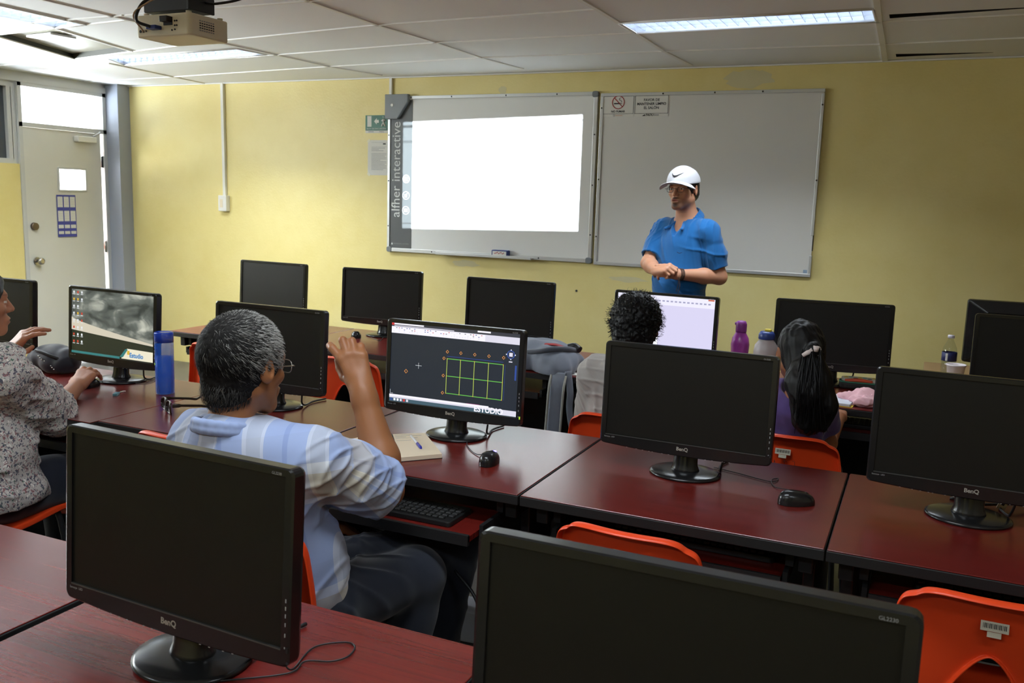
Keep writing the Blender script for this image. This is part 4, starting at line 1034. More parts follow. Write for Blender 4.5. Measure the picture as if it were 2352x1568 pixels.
def rotm(yaw=0, pitch=0, roll=0):
    return np.array((Matrix.Rotation(yaw, 3, 'Z') @ Matrix.Rotation(pitch, 3, 'X') @ Matrix.Rotation(roll, 3, 'Y')))
def add_head(S_, H, neck=(0, -.045, -.20), mouth=0, ears=True, nr=.057):
    k = H.k; R = H.R
    e = lambda c, r, kk=.012, op='u', RR=None: S_.ell(H(c), np.array(r)*k, R if RR is None else R@RR, kk*k, op)
    rc = lambda a, b, ra, rb=None, kk=.012, op='u': S_.rc(H(a), H(b), ra*k, (ra if rb is None else rb)*k, kk*k, op)
    e((0, -.014, .022), (.075, .097, .090)); e((0, .028, -.036), (.058, .062, .076), .025)
    for s in (-1, 1):
        rc((s*.053, -.004, -.055), (s*.012, .070, -.100), .017, .017, .03)
        e((s*.043, .056, -.026), (.020, .022, .017), .02)
    rc((-.012, .072, -.100), (.012, .072, -.100), .017, None, .015)
    rc((-.036, .074, .019), (.036, .074, .019), .013, None, .018)
    for s in (-1, 1): e((s*.032, .098, -.001), (.017, .017, .012), .012, 's')
    rc((0, .084, .010), (0, .108, -.030), .0075, .0115, .012)
    for s in (-1, 1): e((s*.012, .094, -.035), (.009, .012, .008), .007)
    for s in (-1, 1):
        e((s*.032, .072, -.001), (.0135, .0135, .0135), .003)
        e((s*.032, .0755, .0065), (.0165, .0125, .0055), .003); e((s*.032, .0755, -.0085), (.0155, .0115, .004), .003)
    e((0, .086, -.068), (.028, .016, .018), .014)
    e((0, .0965, -.0625), (.023, .0075, .0055), .005); e((0, .0955, -.0745-mouth), (.019, .0085, .0065), .005)
    e((0, .104, -.068-mouth/2), (.019, .014, .0022+mouth*.7), .003, 's')
    if ears:
        for s in (-1, 1):
            e((s*.080, -.008, -.006), (.008, .019, .031), .008, 'u', rotm(-s*.35, .15))
            e((s*.089, -.001, -.003), (.006, .010, .017), .005, 's', rotm(-s*.35, .15))
    rc((0, -.022, -.07), neck, nr*1.0, nr*1.08, .03)
def head_paint(H, skin, lips=(150, 84, 78), eye=True, stubble=0, brow=(40, 32, 28), base=None):
    sk, lp, br = L3(*skin), L3(*lips), L3(*brow)
    def f(V):
        c = np.tile(sk if base is None else base, (len(V), 1)); q = H.inv(V); hd = (q[:, 2] > -.14) & (np.abs(q[:, 0]) < .11) & (np.abs(q[:, 1]) < .14)
        def put(mask, col, a=1.0):
            w = (mask*hd*a)[:, None]; c[:] = c*(1-w)+col*w
        ex = lambda cx, cz, rx, rz: np.clip(1.6-1.6*np.sqrt(((np.abs(q[:, 0])-cx)/rx)**2+((q[:, 2]-cz)/rz)**2), 0, 1)*(q[:, 1] > .03)
        if stubble:
            z = q[:, 2]; b = .6*np.clip((-.055-z)/.025, 0, 1)*np.clip((q[:, 1]-.005)/.03, 0, 1); put(b, br*1.6, stubble)
            put(ex(0, -.055, .030, .008), br, stubble*1.1); put(ex(0, -.095, .024, .016)*(q[:, 1] > .05), br, stubble)
        put(ex(0, -.068, .024, .012), lp, .8)
        put(ex(.034, .022, .021, .0055), br, .9)
        if eye:
            on = np.sqrt((np.abs(q[:, 0])-.032)**2+(q[:, 1]-.072)**2+(q[:, 2]+.001)**2) < .0146
            op = on & (np.abs(q[:, 2]+.001) < .0055)
            put(op.astype(float), L3(225, 220, 212)); put((op & (((np.abs(q[:, 0])-.032)**2+(q[:, 2]+.001)**2) < .0062**2)).astype(float), L3(40, 26, 18))
            put((on & (np.abs(q[:, 2]-.0062) < .0016)).astype(float), br)
        return np.clip(c, 0, 1)
    return f
FING = {'i': (.027, .088, (.042, .025, .019)), 'm': (.008, .092, (.046, .029, .020)), 'r': (-.012, .087, (.042, .027, .020)), 'p': (-.030, .077, (.033, .021, .018))}
def add_hand(S_, Hf, curls, thumb, spread=None, k=.006, fat=1):
    # Hf: frame with x to the thumb side, y along the fingers, z out of the back of the hand
    s = Hf.k
    for n, (bx, by, ls) in FING.items():
        S_.rc(Hf(bx*.62, .004, 0), Hf(bx, by, 0), .0135*s, .0115*s, .016*s)
        p = np.array((bx, by, 0.)); a = 0; sp = (spread or {}).get(n, bx*1.6); rr = (.0102, .0090, .0082, .0066) if n != 'p' else (.0088, .0078, .0070, .0058)
        for j in range(3):
            a += math.radians(curls[n][j]); q = p+ls[j]*np.array((math.sin(sp)*math.cos(a), math.cos(sp)*math.cos(a), -math.sin(a)))
            S_.rc(Hf(p), Hf(q), rr[j]*s*fat, rr[j+1]*s*fat, (.008 if j == 0 else .003)*s); p = q
    S_.rc(Hf(.012, .02, -.008), Hf(.0, .07, -.010), .014*s, .012*s, .014*s)
    S_.rc(Hf(-.016, .02, -.008), Hf(-.022, .065, -.008), .013*s, .011*s, .014*s)
    p = np.array((.018, .018, -.008)); rr = (.0145, .0115, .0098, .0075)
    for j, d in enumerate(thumb):
        d = np.array(d, float); d /= np.linalg.norm(d); q = p+d*(.042, .032, .025)[j]
        S_.rc(Hf(p), Hf(q), rr[j]*s, rr[j+1]*s, (.014 if j == 0 else .004)*s); p = q
def frame_from(o, y, z, hand=1, k=1):                     # hand=+1: thumb on +x ; right hand seen from its back has the thumb on the left
    y = V3(y); y /= np.linalg.norm(y); z = V3(z); z -= y*(z@y); z /= np.linalg.norm(z); x = np.cross(y, z)*hand
    return Frame(o, np.stack([x, y, z], 1), k)
def hair_tufts(name, H, m, n, seed, region, length, width, lift, flow, parent, paint=None, surf=None, curl=0, segs=4, cen=(0, -.014, .022)):
    # separate locks rooted on the scalp ellipsoid, tapering to a point
    r = np.random.RandomState(seed); Vs, Fs, Cs = [], [], []
    k = 0
    while k < n:
        d = r.normal(size=3); d /= np.linalg.norm(d)
        if not region(d): continue
        p = np.array(cen)+d*np.array(surf or (.079, .101, .094)); nrm = d/np.array((.075, .097, .09)); nrm /= np.linalg.norm(nrm)
        f = flow(d, r); f = f-nrm*(f@nrm); f /= max(np.linalg.norm(f), 1e-6); side = np.cross(nrm, f)
        L_, w = length*r.uniform(.6, 1.25), width*r.uniform(.6, 1.3); b0 = len(Vs); ph = r.uniform(0, 6.28)
        for j in range(segs+1):
            t = j/segs; c = p+f*L_*t+nrm*(lift*L_*math.sin(t*1.9)*r.uniform(.8, 1.2))
            if curl: c = c+side*curl*math.sin(ph+t*6.5)+nrm*curl*math.cos(ph+t*6.5)
            ww = w*(1-t**1.6*.92)/2
            Vs += [H(c-side*ww), H(c+side*ww)]
            if j: q = b0+2*j; Fs.append((q-2, q-1, q+1, q))
        if paint: Cs += [paint(d, r)]*(2*(segs+1))
        k += 1
    return np_mesh(name, np.array(Vs), np.array(Fs), m, parent, np.array(Cs) if paint else None)
MT['skin'] = attr_mat('skin', .48, .4, .12, .12, 420)
MT['hair'] = attr_mat('hair', .75, .15)
def hairmat(name, c): return mat(name, c, .5, spec=.28, var=.2, vscale=40)
def cloth(name, c, var=.05, rough=.85): return mat(name, c, rough, spec=.2, sheen=.25, bump=.15, bscale=900, var=var, vscale=30)
# ---------------------------------------------------------------- people
def person(label, loc): return thing('person', label, 'person', (0, 0, 0))
def glasses(H, parent, m, rim=.0012, temple_m=None, rx=.021, rz=.0155, zc=-.006):
    b = MB(); R = lambda x, y, z: H(x, y, z)
    for s in (-1, 1):
        pts = [R(s*.034+rx*math.copysign(abs(math.cos(t))**.7, math.cos(t)), .101-.004*abs(math.cos(t)), zc+rz*math.copysign(abs(math.sin(t))**.7, math.sin(t))) for t in [2*PI*k/28 for k in range(29)]]
        b.tube(pts, rim, 6)
        b.tube([R(s*.055, .097, zc+.005), R(s*.072, .088, zc+.006), R(s*.080, .03, zc+.008), R(s*.083, -.008, zc+.010), R(s*.084, -.025, zc-.006)], rim*1.1, 6)
    b.tube([R(-.013, .101, zc+.004), R(0, .104, zc+.007), R(.013, .101, zc+.004)], rim, 6)
    return b.build('glasses', m, parent)

# ---- seated man in blue plaid shirt, seen from behind, right hand raised
def plaid_mat():
    m = bpy.data.materials.new('blue_plaid_cotton'); m.use_nodes = True; N, L, P = nodes(m)
    def band(attr, period, stops):
        a = N.new('ShaderNodeAttribute'); a.attribute_name = attr
        d = N.new('ShaderNodeMath'); d.operation = 'DIVIDE'; d.inputs[1].default_value = period; L.new(a.outputs['Fac'], d.inputs[0])
        f = N.new('ShaderNodeMath'); f.operation = 'FRACT'; L.new(d.outputs[0], f.inputs[0])
        r = N.new('ShaderNodeValToRGB'); r.color_ramp.interpolation = 'CONSTANT'; e = r.color_ramp.elements
        e[0].position = 0; e[0].color = srgb(*stops[0][1]); e[1].position = stops[1][0]; e[1].color = srgb(*stops[1][1])
        for p, c in stops[2:]: q = e.new(p); q.color = srgb(*c)
        L.new(f.outputs[0], r.inputs[0]); return r.outputs[0]
    B_, G_, W_, T_ = (152, 168, 206), (184, 186, 190), (208, 210, 214), (188, 170, 122)
    u = band('pu', .155, [(0, B_), (.30, W_), (.36, G_), (.58, W_), (.63, B_), (.92, (124, 144, 192))])
    v = band('pv', .33, [(0, B_), (.22, (148, 162, 196)), (.42, W_), (.50, T_), (.70, W_), (.74, B_)])
    x = N.new('ShaderNodeMix'); x.data_type = 'RGBA'; x.inputs[0].default_value = .46; L.new(u, x.inputs[6]); L.new(v, x.inputs[7])
    L.new(x.outputs[2], P.inputs['Base Color']); P.inputs['Roughness'].default_value = .8; P.inputs['Specular IOR Level'].default_value = .2; P.inputs['Sheen Weight'].default_value = .2
    return m
def plaid_man():
    t = person('grey haired man in blue plaid shirt seated with one hand raised', None)
    H = Frame((-1.487, 1.70, 1.135), rotm(-.10, -.10, .02), 1.05)
    HN = H(0, -.045, -.20)
    SR, ER = V3((-1.292, 1.735, .905)), V3((-1.238, 1.95, .782)); WR = V3(on_y(833, 897, 1.985))
    SL, EL, WL = V3((-1.645, 1.71, .915)), V3((-1.70, 1.86, .67)), V3((-1.56, 2.06, .60))
    b = Soft(); add_head(b, H, nr=.049)
    b.chain([HN, (-1.462, 1.69, .84), (-1.43, 1.76, .62), (-1.42, 1.79, .52)], [.05, .10, .12, .12], .03)
    b.rc(SL, SR, .045, None, .03)
    b.chain([SR, ER], [.047, .045], .02); f1 = ER*.68+WR*.32
    b.chain([ER, f1+np.array((.006, 0, 0)), WR*.92+ER*.08, WR], [.046, .050, .033, .030], .02)
    b.chain([SL, EL, WL], [.045, .04, .028], .02)
    yh = V3(on_y(806, 815, 2.0))-WR; zc = V3((0, 0, CZ))-WR
    Hd = frame_from(WR+yh/np.linalg.norm(yh)*.012, yh, zc+np.array((-.15, 0, 0)), 1, 1.02)
    if (Hd.R[:, 0]@np.array(RGT)) > 0: Hd = frame_from(Hd.o, yh, zc+np.array((-.15, 0, 0)), -1, 1.02)
    b.rc(WR, Hd(0, .02, -.002), .0265, .025, .02)
    add_hand(b, Hd, {'i': (16, 38, 22), 'm': (12, 98, 62), 'r': (16, 98, 62), 'p': (24, 96, 60)}, [(.42, .62, -.55), (.18, .90, -.42), (-.02, .98, -.15)], {'i': .36, 'm': .02, 'r': -.03, 'p': -.06}, fat=1.22)
    Lh = frame_from(WL, (.7, .6, -.2), (0, 0, 1), 1)
    add_hand(b, Lh, {n: (20, 30, 20) for n in 'imrp'}, [(.5, .8, -.2), (.2, .9, -.2), (0, 1, -.1)])
    for sx, (hx, kx, ax_, ay) in ((1, (-1.335, -1.225, -1.24, 2.02)), (-1, (-1.50, -1.24, -1.28, 2.30))):
        b.chain([(hx, 1.80, .50), (kx, 2.10+.13*(1-sx), .485), (ax_, ay, .08)], [.075, .055, .04], .03)
        b.rc((ax_, ay, .06), (ax_+.02, ay+.14, .04), .035, .03, .03)
    sk = (150, 98, 62)
    hp = head_paint(H, sk, (130, 78, 62), brow=(60, 55, 52))
    b.mesh('body', .0032, MT['skin'], t, paint=hp)
    # shirt
    s = Soft()
    s.ell((-1.462, 1.70, .83), (.180, .118, .165), k=.05); s.ell((-1.425, 1.765, .63), (.170, .140, .15), k=.08); s.ell((-1.42, 1.775, .545), (.165, .140, .09), k=.05)
    s.rc(SL+np.array((.02, 0, .005)), SR-np.array((.02, 0, -.005)), .068, .068, .06); s.rc(SL, SL*.5+HN*.5+np.array((0, 0, -.005)), .06, .055, .05); s.rc(SR, SR*.5+HN*.5, .06, .055, .05)
    ax = ER-SR; axn = ax/np.linalg.norm(ax); g = Soft()
    g.chain([SR, SR+ax*.45, SR+ax*1.02], [.074, .080, .082], .03).noise(creases(.0055, 24, 6, 4, (1, 1, 1), 8)).cut(SR+ax*.97, axn+np.array((.25, .1, -.15)), .004)
    g.rc(SR+ax*.86, SR+ax*1.25, .066, .07, .006, 's'); s.sub(g, .028)
    al = EL-SL; g = Soft(); g.chain([SL, SL+al*.9], [.072, .07], .03).cut(SL+al*.88, al, .004); s.sub(g, .03)
    NB = HN+np.array((.004, -.004, .048))
    s.rc(NB+np.array((0, .0, -.008)), NB+np.array((0, 0, -.06)), .060, .085, .05); s.rc(SR*.72+HN*.28, NB+np.array((.03, 0, -.03)), .060, .045, .05); s.rc(SL*.72+HN*.28, NB+np.array((-.03, 0, -.03)), .060, .045, .05)
    s.noise(waves(.004, 24, 11, ax=(1, 1, .7))).noise(creases(.0045, 26, 31, 5, (1, 1, 1.3), 8))
    s.cut((-1.42, 1.78, .475), (.05, .05, -1), .004)
    def pu(V):
        q = V-SR; a = q@axn; rad = np.linalg.norm(q-np.outer(a, axn), axis=1); sl = (a > .035) & (rad < .10) & (V[:, 0] > -1.33)
        return np.where(sl, 2.0+np.arctan2(V[:, 2]-SR[2]+.6*a, V[:, 1]-SR[1]-.9*a)*.085+.02, V[:, 0]+1.46+.35*(V[:, 1]-1.72)*np.sign(V[:, 0]+1.46)+.16*(V[:, 2]-.9)+3.13)
    def pv(V):
        q = V-SR; a = q@axn; rad = np.linalg.norm(q-np.outer(a, axn), axis=1); sl = (a > .035) & (rad < .10) & (V[:, 0] > -1.33)
        return np.where(sl, a+1.46, 2.035-V[:, 2]+.10*(V[:, 0]+1.46))
    pm = plaid_mat()
    so = s.mesh('shirt', .0042, pm, t, attrs={'pu': pu, 'pv': pv})
    c = Soft()
    ring = [NB+np.array((.062*math.cos(a), .064*math.sin(a)-.002, .004-.016*math.sin(a))) for a in [2*PI*k/20 for k in range(21)]]
    for i in range(20): c.rc(ring[i], ring[i+1], .012, None, .004); c.rc(ring[i]+np.array((0, 0, .016)), ring[i+1]+np.array((0, 0, .016)), .0075, None, .01)
    c.rc(NB+np.array((0, 0, -.05)), NB+np.array((0, .0, .08)), .054, .056, .004, 's')
    c.mesh('collar', .003, pm, so, attrs={'pu': lambda V: V[:, 0]*.0+.02, 'pv': lambda V: V[:, 2]*0+.01})
    # trousers, belt line and shoes
    p = Soft(); p.ell((-1.42, 1.785, .50), (.172, .145, .085), k=.04)
    p.chain([(-1.335, 1.80, .50), (-1.225, 2.10, .49), (-1.24, 2.02, .10)], [.094, .076, .062], .03); p.chain([(-1.505, 1.80, .50), (-1.24, 2.36, .50), (-1.28, 2.30, .10)], [.094, .076, .062], .03)
    p.noise(waves(.004, 30, 21)).noise(creases(.006, 20, 9, 4, (1, 1, 1), 8)); p.mesh('trousers', .0055, cloth('navy_twill', (36, 40, 50), .1), t)
    for x, y in ((-1.23, 2.06), (-1.27, 2.34)):
        sh = Soft(); sh.rc((x, y-.04, .045), (x+.02, y+.16, .035), .045, .036, .02).cut((0, 0, .004), (0, 0, -1)); sh.mesh('shoe', .006, mat('black_leather', (.012, .012, .012), .35), t)
    # hair: dark scalp layer plus short grey strands lying away from the crown
    h = Soft()
    e = lambda c_, r_, k=.012, op='u': h.ell(H(c_), np.array(r_)*H.k, H.R, k, op)
    e((0, -.016, .024), (.0845, .107, .099)); e((0, -.036, -.055), (.053, .069, .060), .035)
    e((0, .115, -.01), (.066, .085, .075), .02, 's'); e((0, .06, -.115), (.12, .10, .09), .02, 's')
    for sx in (-1, 1): e((sx*.092, .004, -.022), (.026, .022, .036), .008, 's')
    h.cut(H(0, 0, -.088), H.R@np.array((0, .15, -1)), .012).noise(waves(.0018, 190, 8))
    def hp2(V):
        q = H.inv(V); n = .5+.5*np.sin(q[:, 0]*310+np.sin(q[:, 2]*260)*2)*np.sin(q[:, 1]*290+q[:, 2]*170); g = np.clip(.12+2.2*q[:, 2]+3.0*q[:, 1], .02, .5)*n
        return L3(24, 22, 21)*(1-g[:, None])+L3(112, 110, 106)*g[:, None]
    ho = h.mesh('hair', .003, MT['hair'], t, paint=hp2)
    crown = np.array((.10, -.72, .69))
    def flow(d, r): return (d-crown)+np.cross(crown, d)*.5+r.normal(size=3)*.22+np.array((0, .25, -.25))
    def reg(d): return d[2] > -.95 and (d[1] < .62 or d[2] > .62) and not (abs(d[0]) > .8 and d[1] > -.25 and d[2] < -.35) and not (d[1] > -.05 and d[2] < -.25) and d[2] > -.9
    def col(d, r):
        g = np.clip(.16+.28*d[2]+.48*d[1]+.15*abs(d[0])+r.normal()*.30, 0, 1); return L3(17, 16, 15)*(1-g)+L3(186, 184, 178)*g
    hair_tufts('hair_strand', H, MT['hair'], 7600, 3, reg, .020, .0015, .18, flow, ho, col, surf=(.0835, .106, .098))['kind'] = 'stuff'
    hair_tufts('nape_hair', H, MT['hair'], 1500, 4, lambda d: d[1] < .25 and -.75 < d[2] < .75, .018, .0014, .15, lambda d, r: np.array((0, -.1, -1.))+r.normal(size=3)*.25, ho, lambda d, r: L3(20, 19, 18)*(1-.35*abs(r.normal()*.5))+L3(120, 118, 114)*min(1, .35*abs(r.normal()*.5)), surf=(.0575, .0735, .064), cen=(0, -.036, -.055))['kind'] = 'stuff'
    glasses(H, t, MT['steel'], .0012)
    return t
plaid_man()

# ---- standing man with white cap and blue polo
def standing_man():
    t = person('standing man in white cap and blue polo shirt, hands clasped', None)
    P = Frame((-1.275, 5.20, 0), rotm(math.radians(157)))
    H = Frame((-1.292, 5.165, 1.640), rotm(math.radians(166), .02, .03), .97)
    HN = P(0, -.02, 1.455)
    SR, SL = P(.162, -.005, 1.405), P(-.162, -.005, 1.405)
    EL = V3(on_y(1652, 636, 5.16)); WLs = V3(on_y(1558, 630, 4.985)); ER = V3(on_y(1489, 604, 5.12)); WRs = V3(on_y(1506, 622, 4.96))
    b = Soft(); add_head(b, H, neck=H.inv(HN[None])[0]+np.array((0, 0, .0)), mouth=.004, nr=.058)
    b.chain([HN, P(0, .0, 1.25), P(0, .02, 1.05), P(0, 0, .92)], [.06, .10, .11, .12], .05); b.rc(SL, SR, .05, None, .05); b.ell(P(0, .015, 1.37), (.10, .068, .10), P.R, .03)
    b.chain([SL, EL, EL*.62+WLs*.38, WLs], [.047, .042, .043, .028], .02); b.chain([SR, ER, ER*.62+WRs*.38, WRs], [.046, .041, .041, .028], .02)
    la = frame_from(WLs, V3(on_y(1512, 617, 4.93))-WLs, (.15, -.75, .55), 1)
    # left hand: thumb up/near side
    if la.R[2, 0] < 0: la = frame_from(WLs, V3(on_y(1512, 617, 4.93))-WLs, (.15, -.75, .55), -1)
    add_hand(b, la, {'i': (28, 45, 25), 'm': (32, 50, 28), 'r': (36, 52, 30), 'p': (40, 52, 30)}, [(.55, .75, -.3), (.2, .95, -.2), (-.05, 1, -.2)])
    ra = frame_from(WRs, V3(on_y(1530, 616, 4.93))-WRs, (-.5, -.3, .6), 1)
    if ra.R[2, 0] < 0: ra = frame_from(WRs, V3(on_y(1530, 616, 4.93))-WRs, (-.5, -.3, .6), -1)
    add_hand(b, ra, {'i': (50, 70, 40), 'm': (55, 72, 40), 'r': (58, 74, 40), 'p': (60, 74, 40)}, [(.5, .8, -.35), (.1, .95, -.3), (-.1, 1, -.2)])
    for s in (-1, 1):
        b.chain([P(s*.09, 0, .90), P(s*.105, .02, .50), P(s*.11, -.02, .09)], [.078, .055, .042], .03); b.rc(P(s*.11, -.03, .05), P(s*.13, .15, .035), .038, .03, .03)
    b.mesh('body', .0038, MT['skin'], t, paint=head_paint(H, (196, 142, 112), (160, 92, 84), stubble=.85, brow=(44, 34, 30)))
    s = Soft()
    e = lambda c, r, k=.05: s.ell(P(*c), r, P.R, k)
    e((0, .015, 1.28), (.162, .122, .18)); e((0, .035, 1.09), (.158, .142, .16), .08); e((0, .02, .95), (.168, .136, .10), .06)
    s.rc(SL*.9+SR*.1, SR*.9+SL*.1, .058, None, .06)
    for Sx in (SL, SR): s.rc(Sx*.8+HN*.2+np.array((0, 0, -.01)), Sx*.25+HN*.75+np.array((0, 0, -.015)), .050, .046, .05)
    for Sx, Ex, sd in ((SL, EL, 1), (SR, ER, 2)):
        a = Ex-Sx; g = Soft(); g.chain([Sx, Sx+a*.5, Sx+a*.9], [.060, .062, .062], .03).noise(creases(.0035, 28, sd, 3, (1, 1, 1), 8)).cut(Sx+a*.80, a, .004); g.rc(Sx+a*.68, Sx+a*1.1, .050, .054, .005, 's'); s.sub(g, .03)
    s.rc(HN+np.array((0, 0, .07)), HN+np.array((0, 0, .0)), .066, .054, .01, 's'); s.rc(P(0, .06, 1.48), P(-.006, .112, 1.385), .044, .010, .006, 's')
    s.noise(waves(.003, 20, 4, ax=(1, 1, .6))).noise(creases(.004, 20, 12, 5, (1, 1, 1), 8)).cut(P(0, 0, .86), (0, 0, -1), .004)
    polo = cloth('blue_pique_polo', (26, 96, 158), .08)
    so = s.mesh('polo_shirt', .0042, polo, t)
    c = Soft(); CN = HN+np.array((0, 0, .022))
    ring = [CN+P.R@np.array((.064*math.cos(a), .064*math.sin(a)+.006, .016-.040*math.sin(a))) for a in [PI/2+.42+(2*PI-.84)*k/22 for k in range(23)]]
    for i in range(22):
        o, o2 = (ring[i]-CN)*.34, (ring[i+1]-CN)*.34; o[2] = o2[2] = -.026
        c.rc(ring[i], ring[i+1], .009, None, .004); c.rc(ring[i]+o, ring[i+1]+o2, .0075, None, .018); c.rc(ring[i]+o*.5, ring[i+1]+o2*.5, .008, None, .01)
    for i, sx in ((0, -1), (22, 1)): c.rc(ring[i], P(sx*.058, .112, 1.415), .009, .006, .01); c.rc(ring[i]+(ring[i]-CN)*.3+np.array((0, 0, -.02)), P(sx*.058, .112, 1.415), .008, .006, .012)
    c.rc(HN+np.array((0, 0, -.08)), HN+np.array((0, 0, .10)), .054, .060, .004, 's'); c.mesh('collar', .0032, polo, so)
    pk = MB(); q = Matrix.Translation(P(-.075, .143, 1.285)) @ Matrix(P.R.tolist()).to_4x4() @ Matrix.Rotation(PI, 4, 'Z') @ Matrix.Rotation(PI/2, 4, 'X')
    pk.add([q @ Vector(v) for v in ((-.018, .004, .0), (0, -.002, .002), (.02, .004, .001), (.02, .001, .001), (0, -.006, .002), (-.018, 0, 0))], [(0, 1, 4, 5), (1, 2, 3, 4)])
    pk.build('chest_mark', mat('tone_mark', (14, 50, 92), .6), so)
    tr = Soft(); tr.ell(P(0, 0, .92), (.172, .128, .10), P.R, .03)
    for s_ in (-1, 1): tr.chain([P(s_*.09, 0, .88), P(s_*.105, .02, .50), P(s_*.11, -.02, .09)], [.096, .076, .068], .03)
    tr.noise(waves(.004, 30, 6)); tr.mesh('trousers', .007, cloth('dark_jeans', (40, 44, 58), .1), t)
    for s_ in (-1, 1):
        sh = Soft(); sh.rc(P(s_*.11, -.05, .05), P(s_*.13, .18, .035), .048, .038, .02).cut((0, 0, .004), (0, 0, -1)); sh.mesh('shoe', .006, mat('black_shoe', (.015, .015, .015), .4), t)
    # hair under the cap
    h = Soft(); e = lambda c_, r_, k=.012, op='u': h.ell(H(c_), np.array(r_)*H.k, H.R, k, op)
    e((0, -.016, .022), (.081, .102, .094)); e((0, -.04, -.03), (.070, .075, .05), .03); e((0, .12, -.02), (.072, .085, .085), .015, 's'); e((0, .07, -.115), (.12, .105, .09), .02, 's')
    for sx in (-1, 1): e((sx*.092, .004, -.022), (.026, .020, .036), .008, 's'); h.rc(H(sx*.0745, .026, .02), H(sx*.0735, .024, -.022), .007, .005, .006)
    h.cut(H(0, 0, .05), H.R@np.array((0, 0, 1.))).noise(waves(.002, 160, 2)); h.mesh('hair', .004, hairmat('dark_brown_hair', (30, 23, 20)), t)
    # cap
    white = cloth('white_cap_cotton', (196, 196, 202), .02)
    k_ = Soft(); e = lambda c_, r_, k=.012, op='u': k_.ell(H(c_), np.array(r_)*H.k, H.R, k, op)
    e((0, -.012, .040), (.090, .110, .092)); e((0, .02, .045), (.084, .085, .086), .03); e((0, -.012, .02), (.0825, .1035, .10), .003, 's')
    nd = H.R@np.array((0, -.10, -1.)); k_.cut(H(0, 0, .034), nd, .004).noise(waves(.0015, 60, 4)); co = k_.mesh('cap', .0035, white, t)
    vs, n, r_ = [], 18, 6
    for j in range(r_+1):
        for i in range(n+1):
            u = -1+2*i/n; rad = .088+.062*(j/r_)*(1-.25*u*u); a = u*1.12
            x, y = math.sin(a)*rad*.98, math.cos(a)*rad+.012
            vs.append(H(x, y, .043-.012*(j/r_)-1.9*x*x-.010*u*u))
    fs = [(j*(n+1)+i, j*(n+1)+i+1, (j+1)*(n+1)+i+1, (j+1)*(n+1)+i) for j in range(r_) for i in range(n)]
    MB().add(vs, fs, 0, True).build('visor', white, co, solid=.005, sub=1)
    MB().tube([H(0, -.012, .131), H(0, -.012, .138)], .008*H.k, 12).build('button', white, co)
    # emblem: slim curved tick on the front panel
    top = [(.030, .086), (.020, .074), (.010, .070), (-.006, .071), (-.040, .086)]; bot = [(.027, .074), (.018, .0625), (.007, .0585), (-.01, .066), (-.040, .085)]
    def onc(x, z):
        y = .02+.085*math.sqrt(max(0, 1-(x/.084)**2-((z-.045)/.086)**2)); y2 = -.012+.110*math.sqrt(max(0, 1-(x/.090)**2-((z-.040)/.092)**2)); return H(x*1.0, max(y, y2)+.0065, z)
    sw = MB(); T_ = spline([(x, 0, z) for x, z in top], 5); B_ = spline([(x, 0, z) for x, z in bot], 5)
    vv = [onc(p.x-.004, p.z+.006) for p in T_]+[onc(p.x-.004, p.z+.006) for p in B_]; m_ = len(T_)
    sw.add(vv, [(i, i+1, m_+i+1, m_+i) for i in range(m_-1)]).build('emblem', MT['ink'], co, solid=.001)
    glasses(H, t, MT['bmetal'], .0013)
    # wrist cord
    dv = WLs-EL; dv /= np.linalg.norm(dv); w0 = WLs-dv*.015
    u1 = np.cross(dv, (0, 0, 1)); u1 /= np.linalg.norm(u1); u2 = np.cross(dv, u1); wb = MB()
    for o in (-.008, .0, .009): wb.tube([w0+dv*o+(u1*math.cos(a)+u2*math.sin(a))*.0325 for a in [2*PI*k/20 for k in range(21)]], .0028, 6)
    cam_side = w0+np.array((0, -.034, -.01))
    wb.tube(spline([cam_side, cam_side+np.array((-.002, -.004, -.04)), cam_side+np.array((-.012, 0, -.085))]), .0018, 5); wb.tube(spline([cam_side, cam_side+np.array((.008, -.004, -.05)), cam_side+np.array((-.002, 0, -.095))]), .0018, 5)
    wb.build('wrist_cord', mat('brown_leather_cord', (70, 52, 44), .7), t)
    return t
standing_man()

# ---- woman in floral blouse at the left frame edge
def floral_mat():
    m = bpy.data.materials.new('floral_print_viscose'); m.use_nodes = True; N, L, P = nodes(m); tc = N.new('ShaderNodeTexCoord')
    def spots(scale, lo, col, prev, off):
        mp = N.new('ShaderNodeMapping'); mp.inputs['Location'].default_value = off; L.new(tc.outputs['Object'], mp.inputs[0])
        v = N.new('ShaderNodeTexNoise'); v.inputs['Scale'].default_value = scale; v.inputs['Detail'].default_value = 1.5; v.inputs['Distortion'].default_value = .8; L.new(mp.outputs[0], v.inputs['Vector'])
        g = N.new('ShaderNodeMath'); g.operation = 'GREATER_THAN'; g.inputs[1].default_value = lo; L.new(v.outputs['Fac'], g.inputs[0])
        x = N.new('ShaderNodeMix'); x.data_type = 'RGBA'; L.new(g.outputs[0], x.inputs[0]); L.new(prev, x.inputs[6]) if prev else None
        if not prev: x.inputs[6].default_value = srgb(196, 190, 184)
        x.inputs[7].default_value = srgb(*col); return x.outputs[2]
    c = spots(85, .60, (148, 110, 112), None, (0, 0, 0)); c = spots(95, .60, (92, 92, 104), c, (3, 1, 2)); c = spots(80, .64, (232, 226, 218), c, (7, 4, 1)); c = spots(110, .655, (92, 116, 104), c, (1, 8, 3))
    L.new(c, P.inputs['Base Color']); P.inputs['Roughness'].default_value = .85; P.inputs['Specular IOR Level'].default_value = .2
    return m
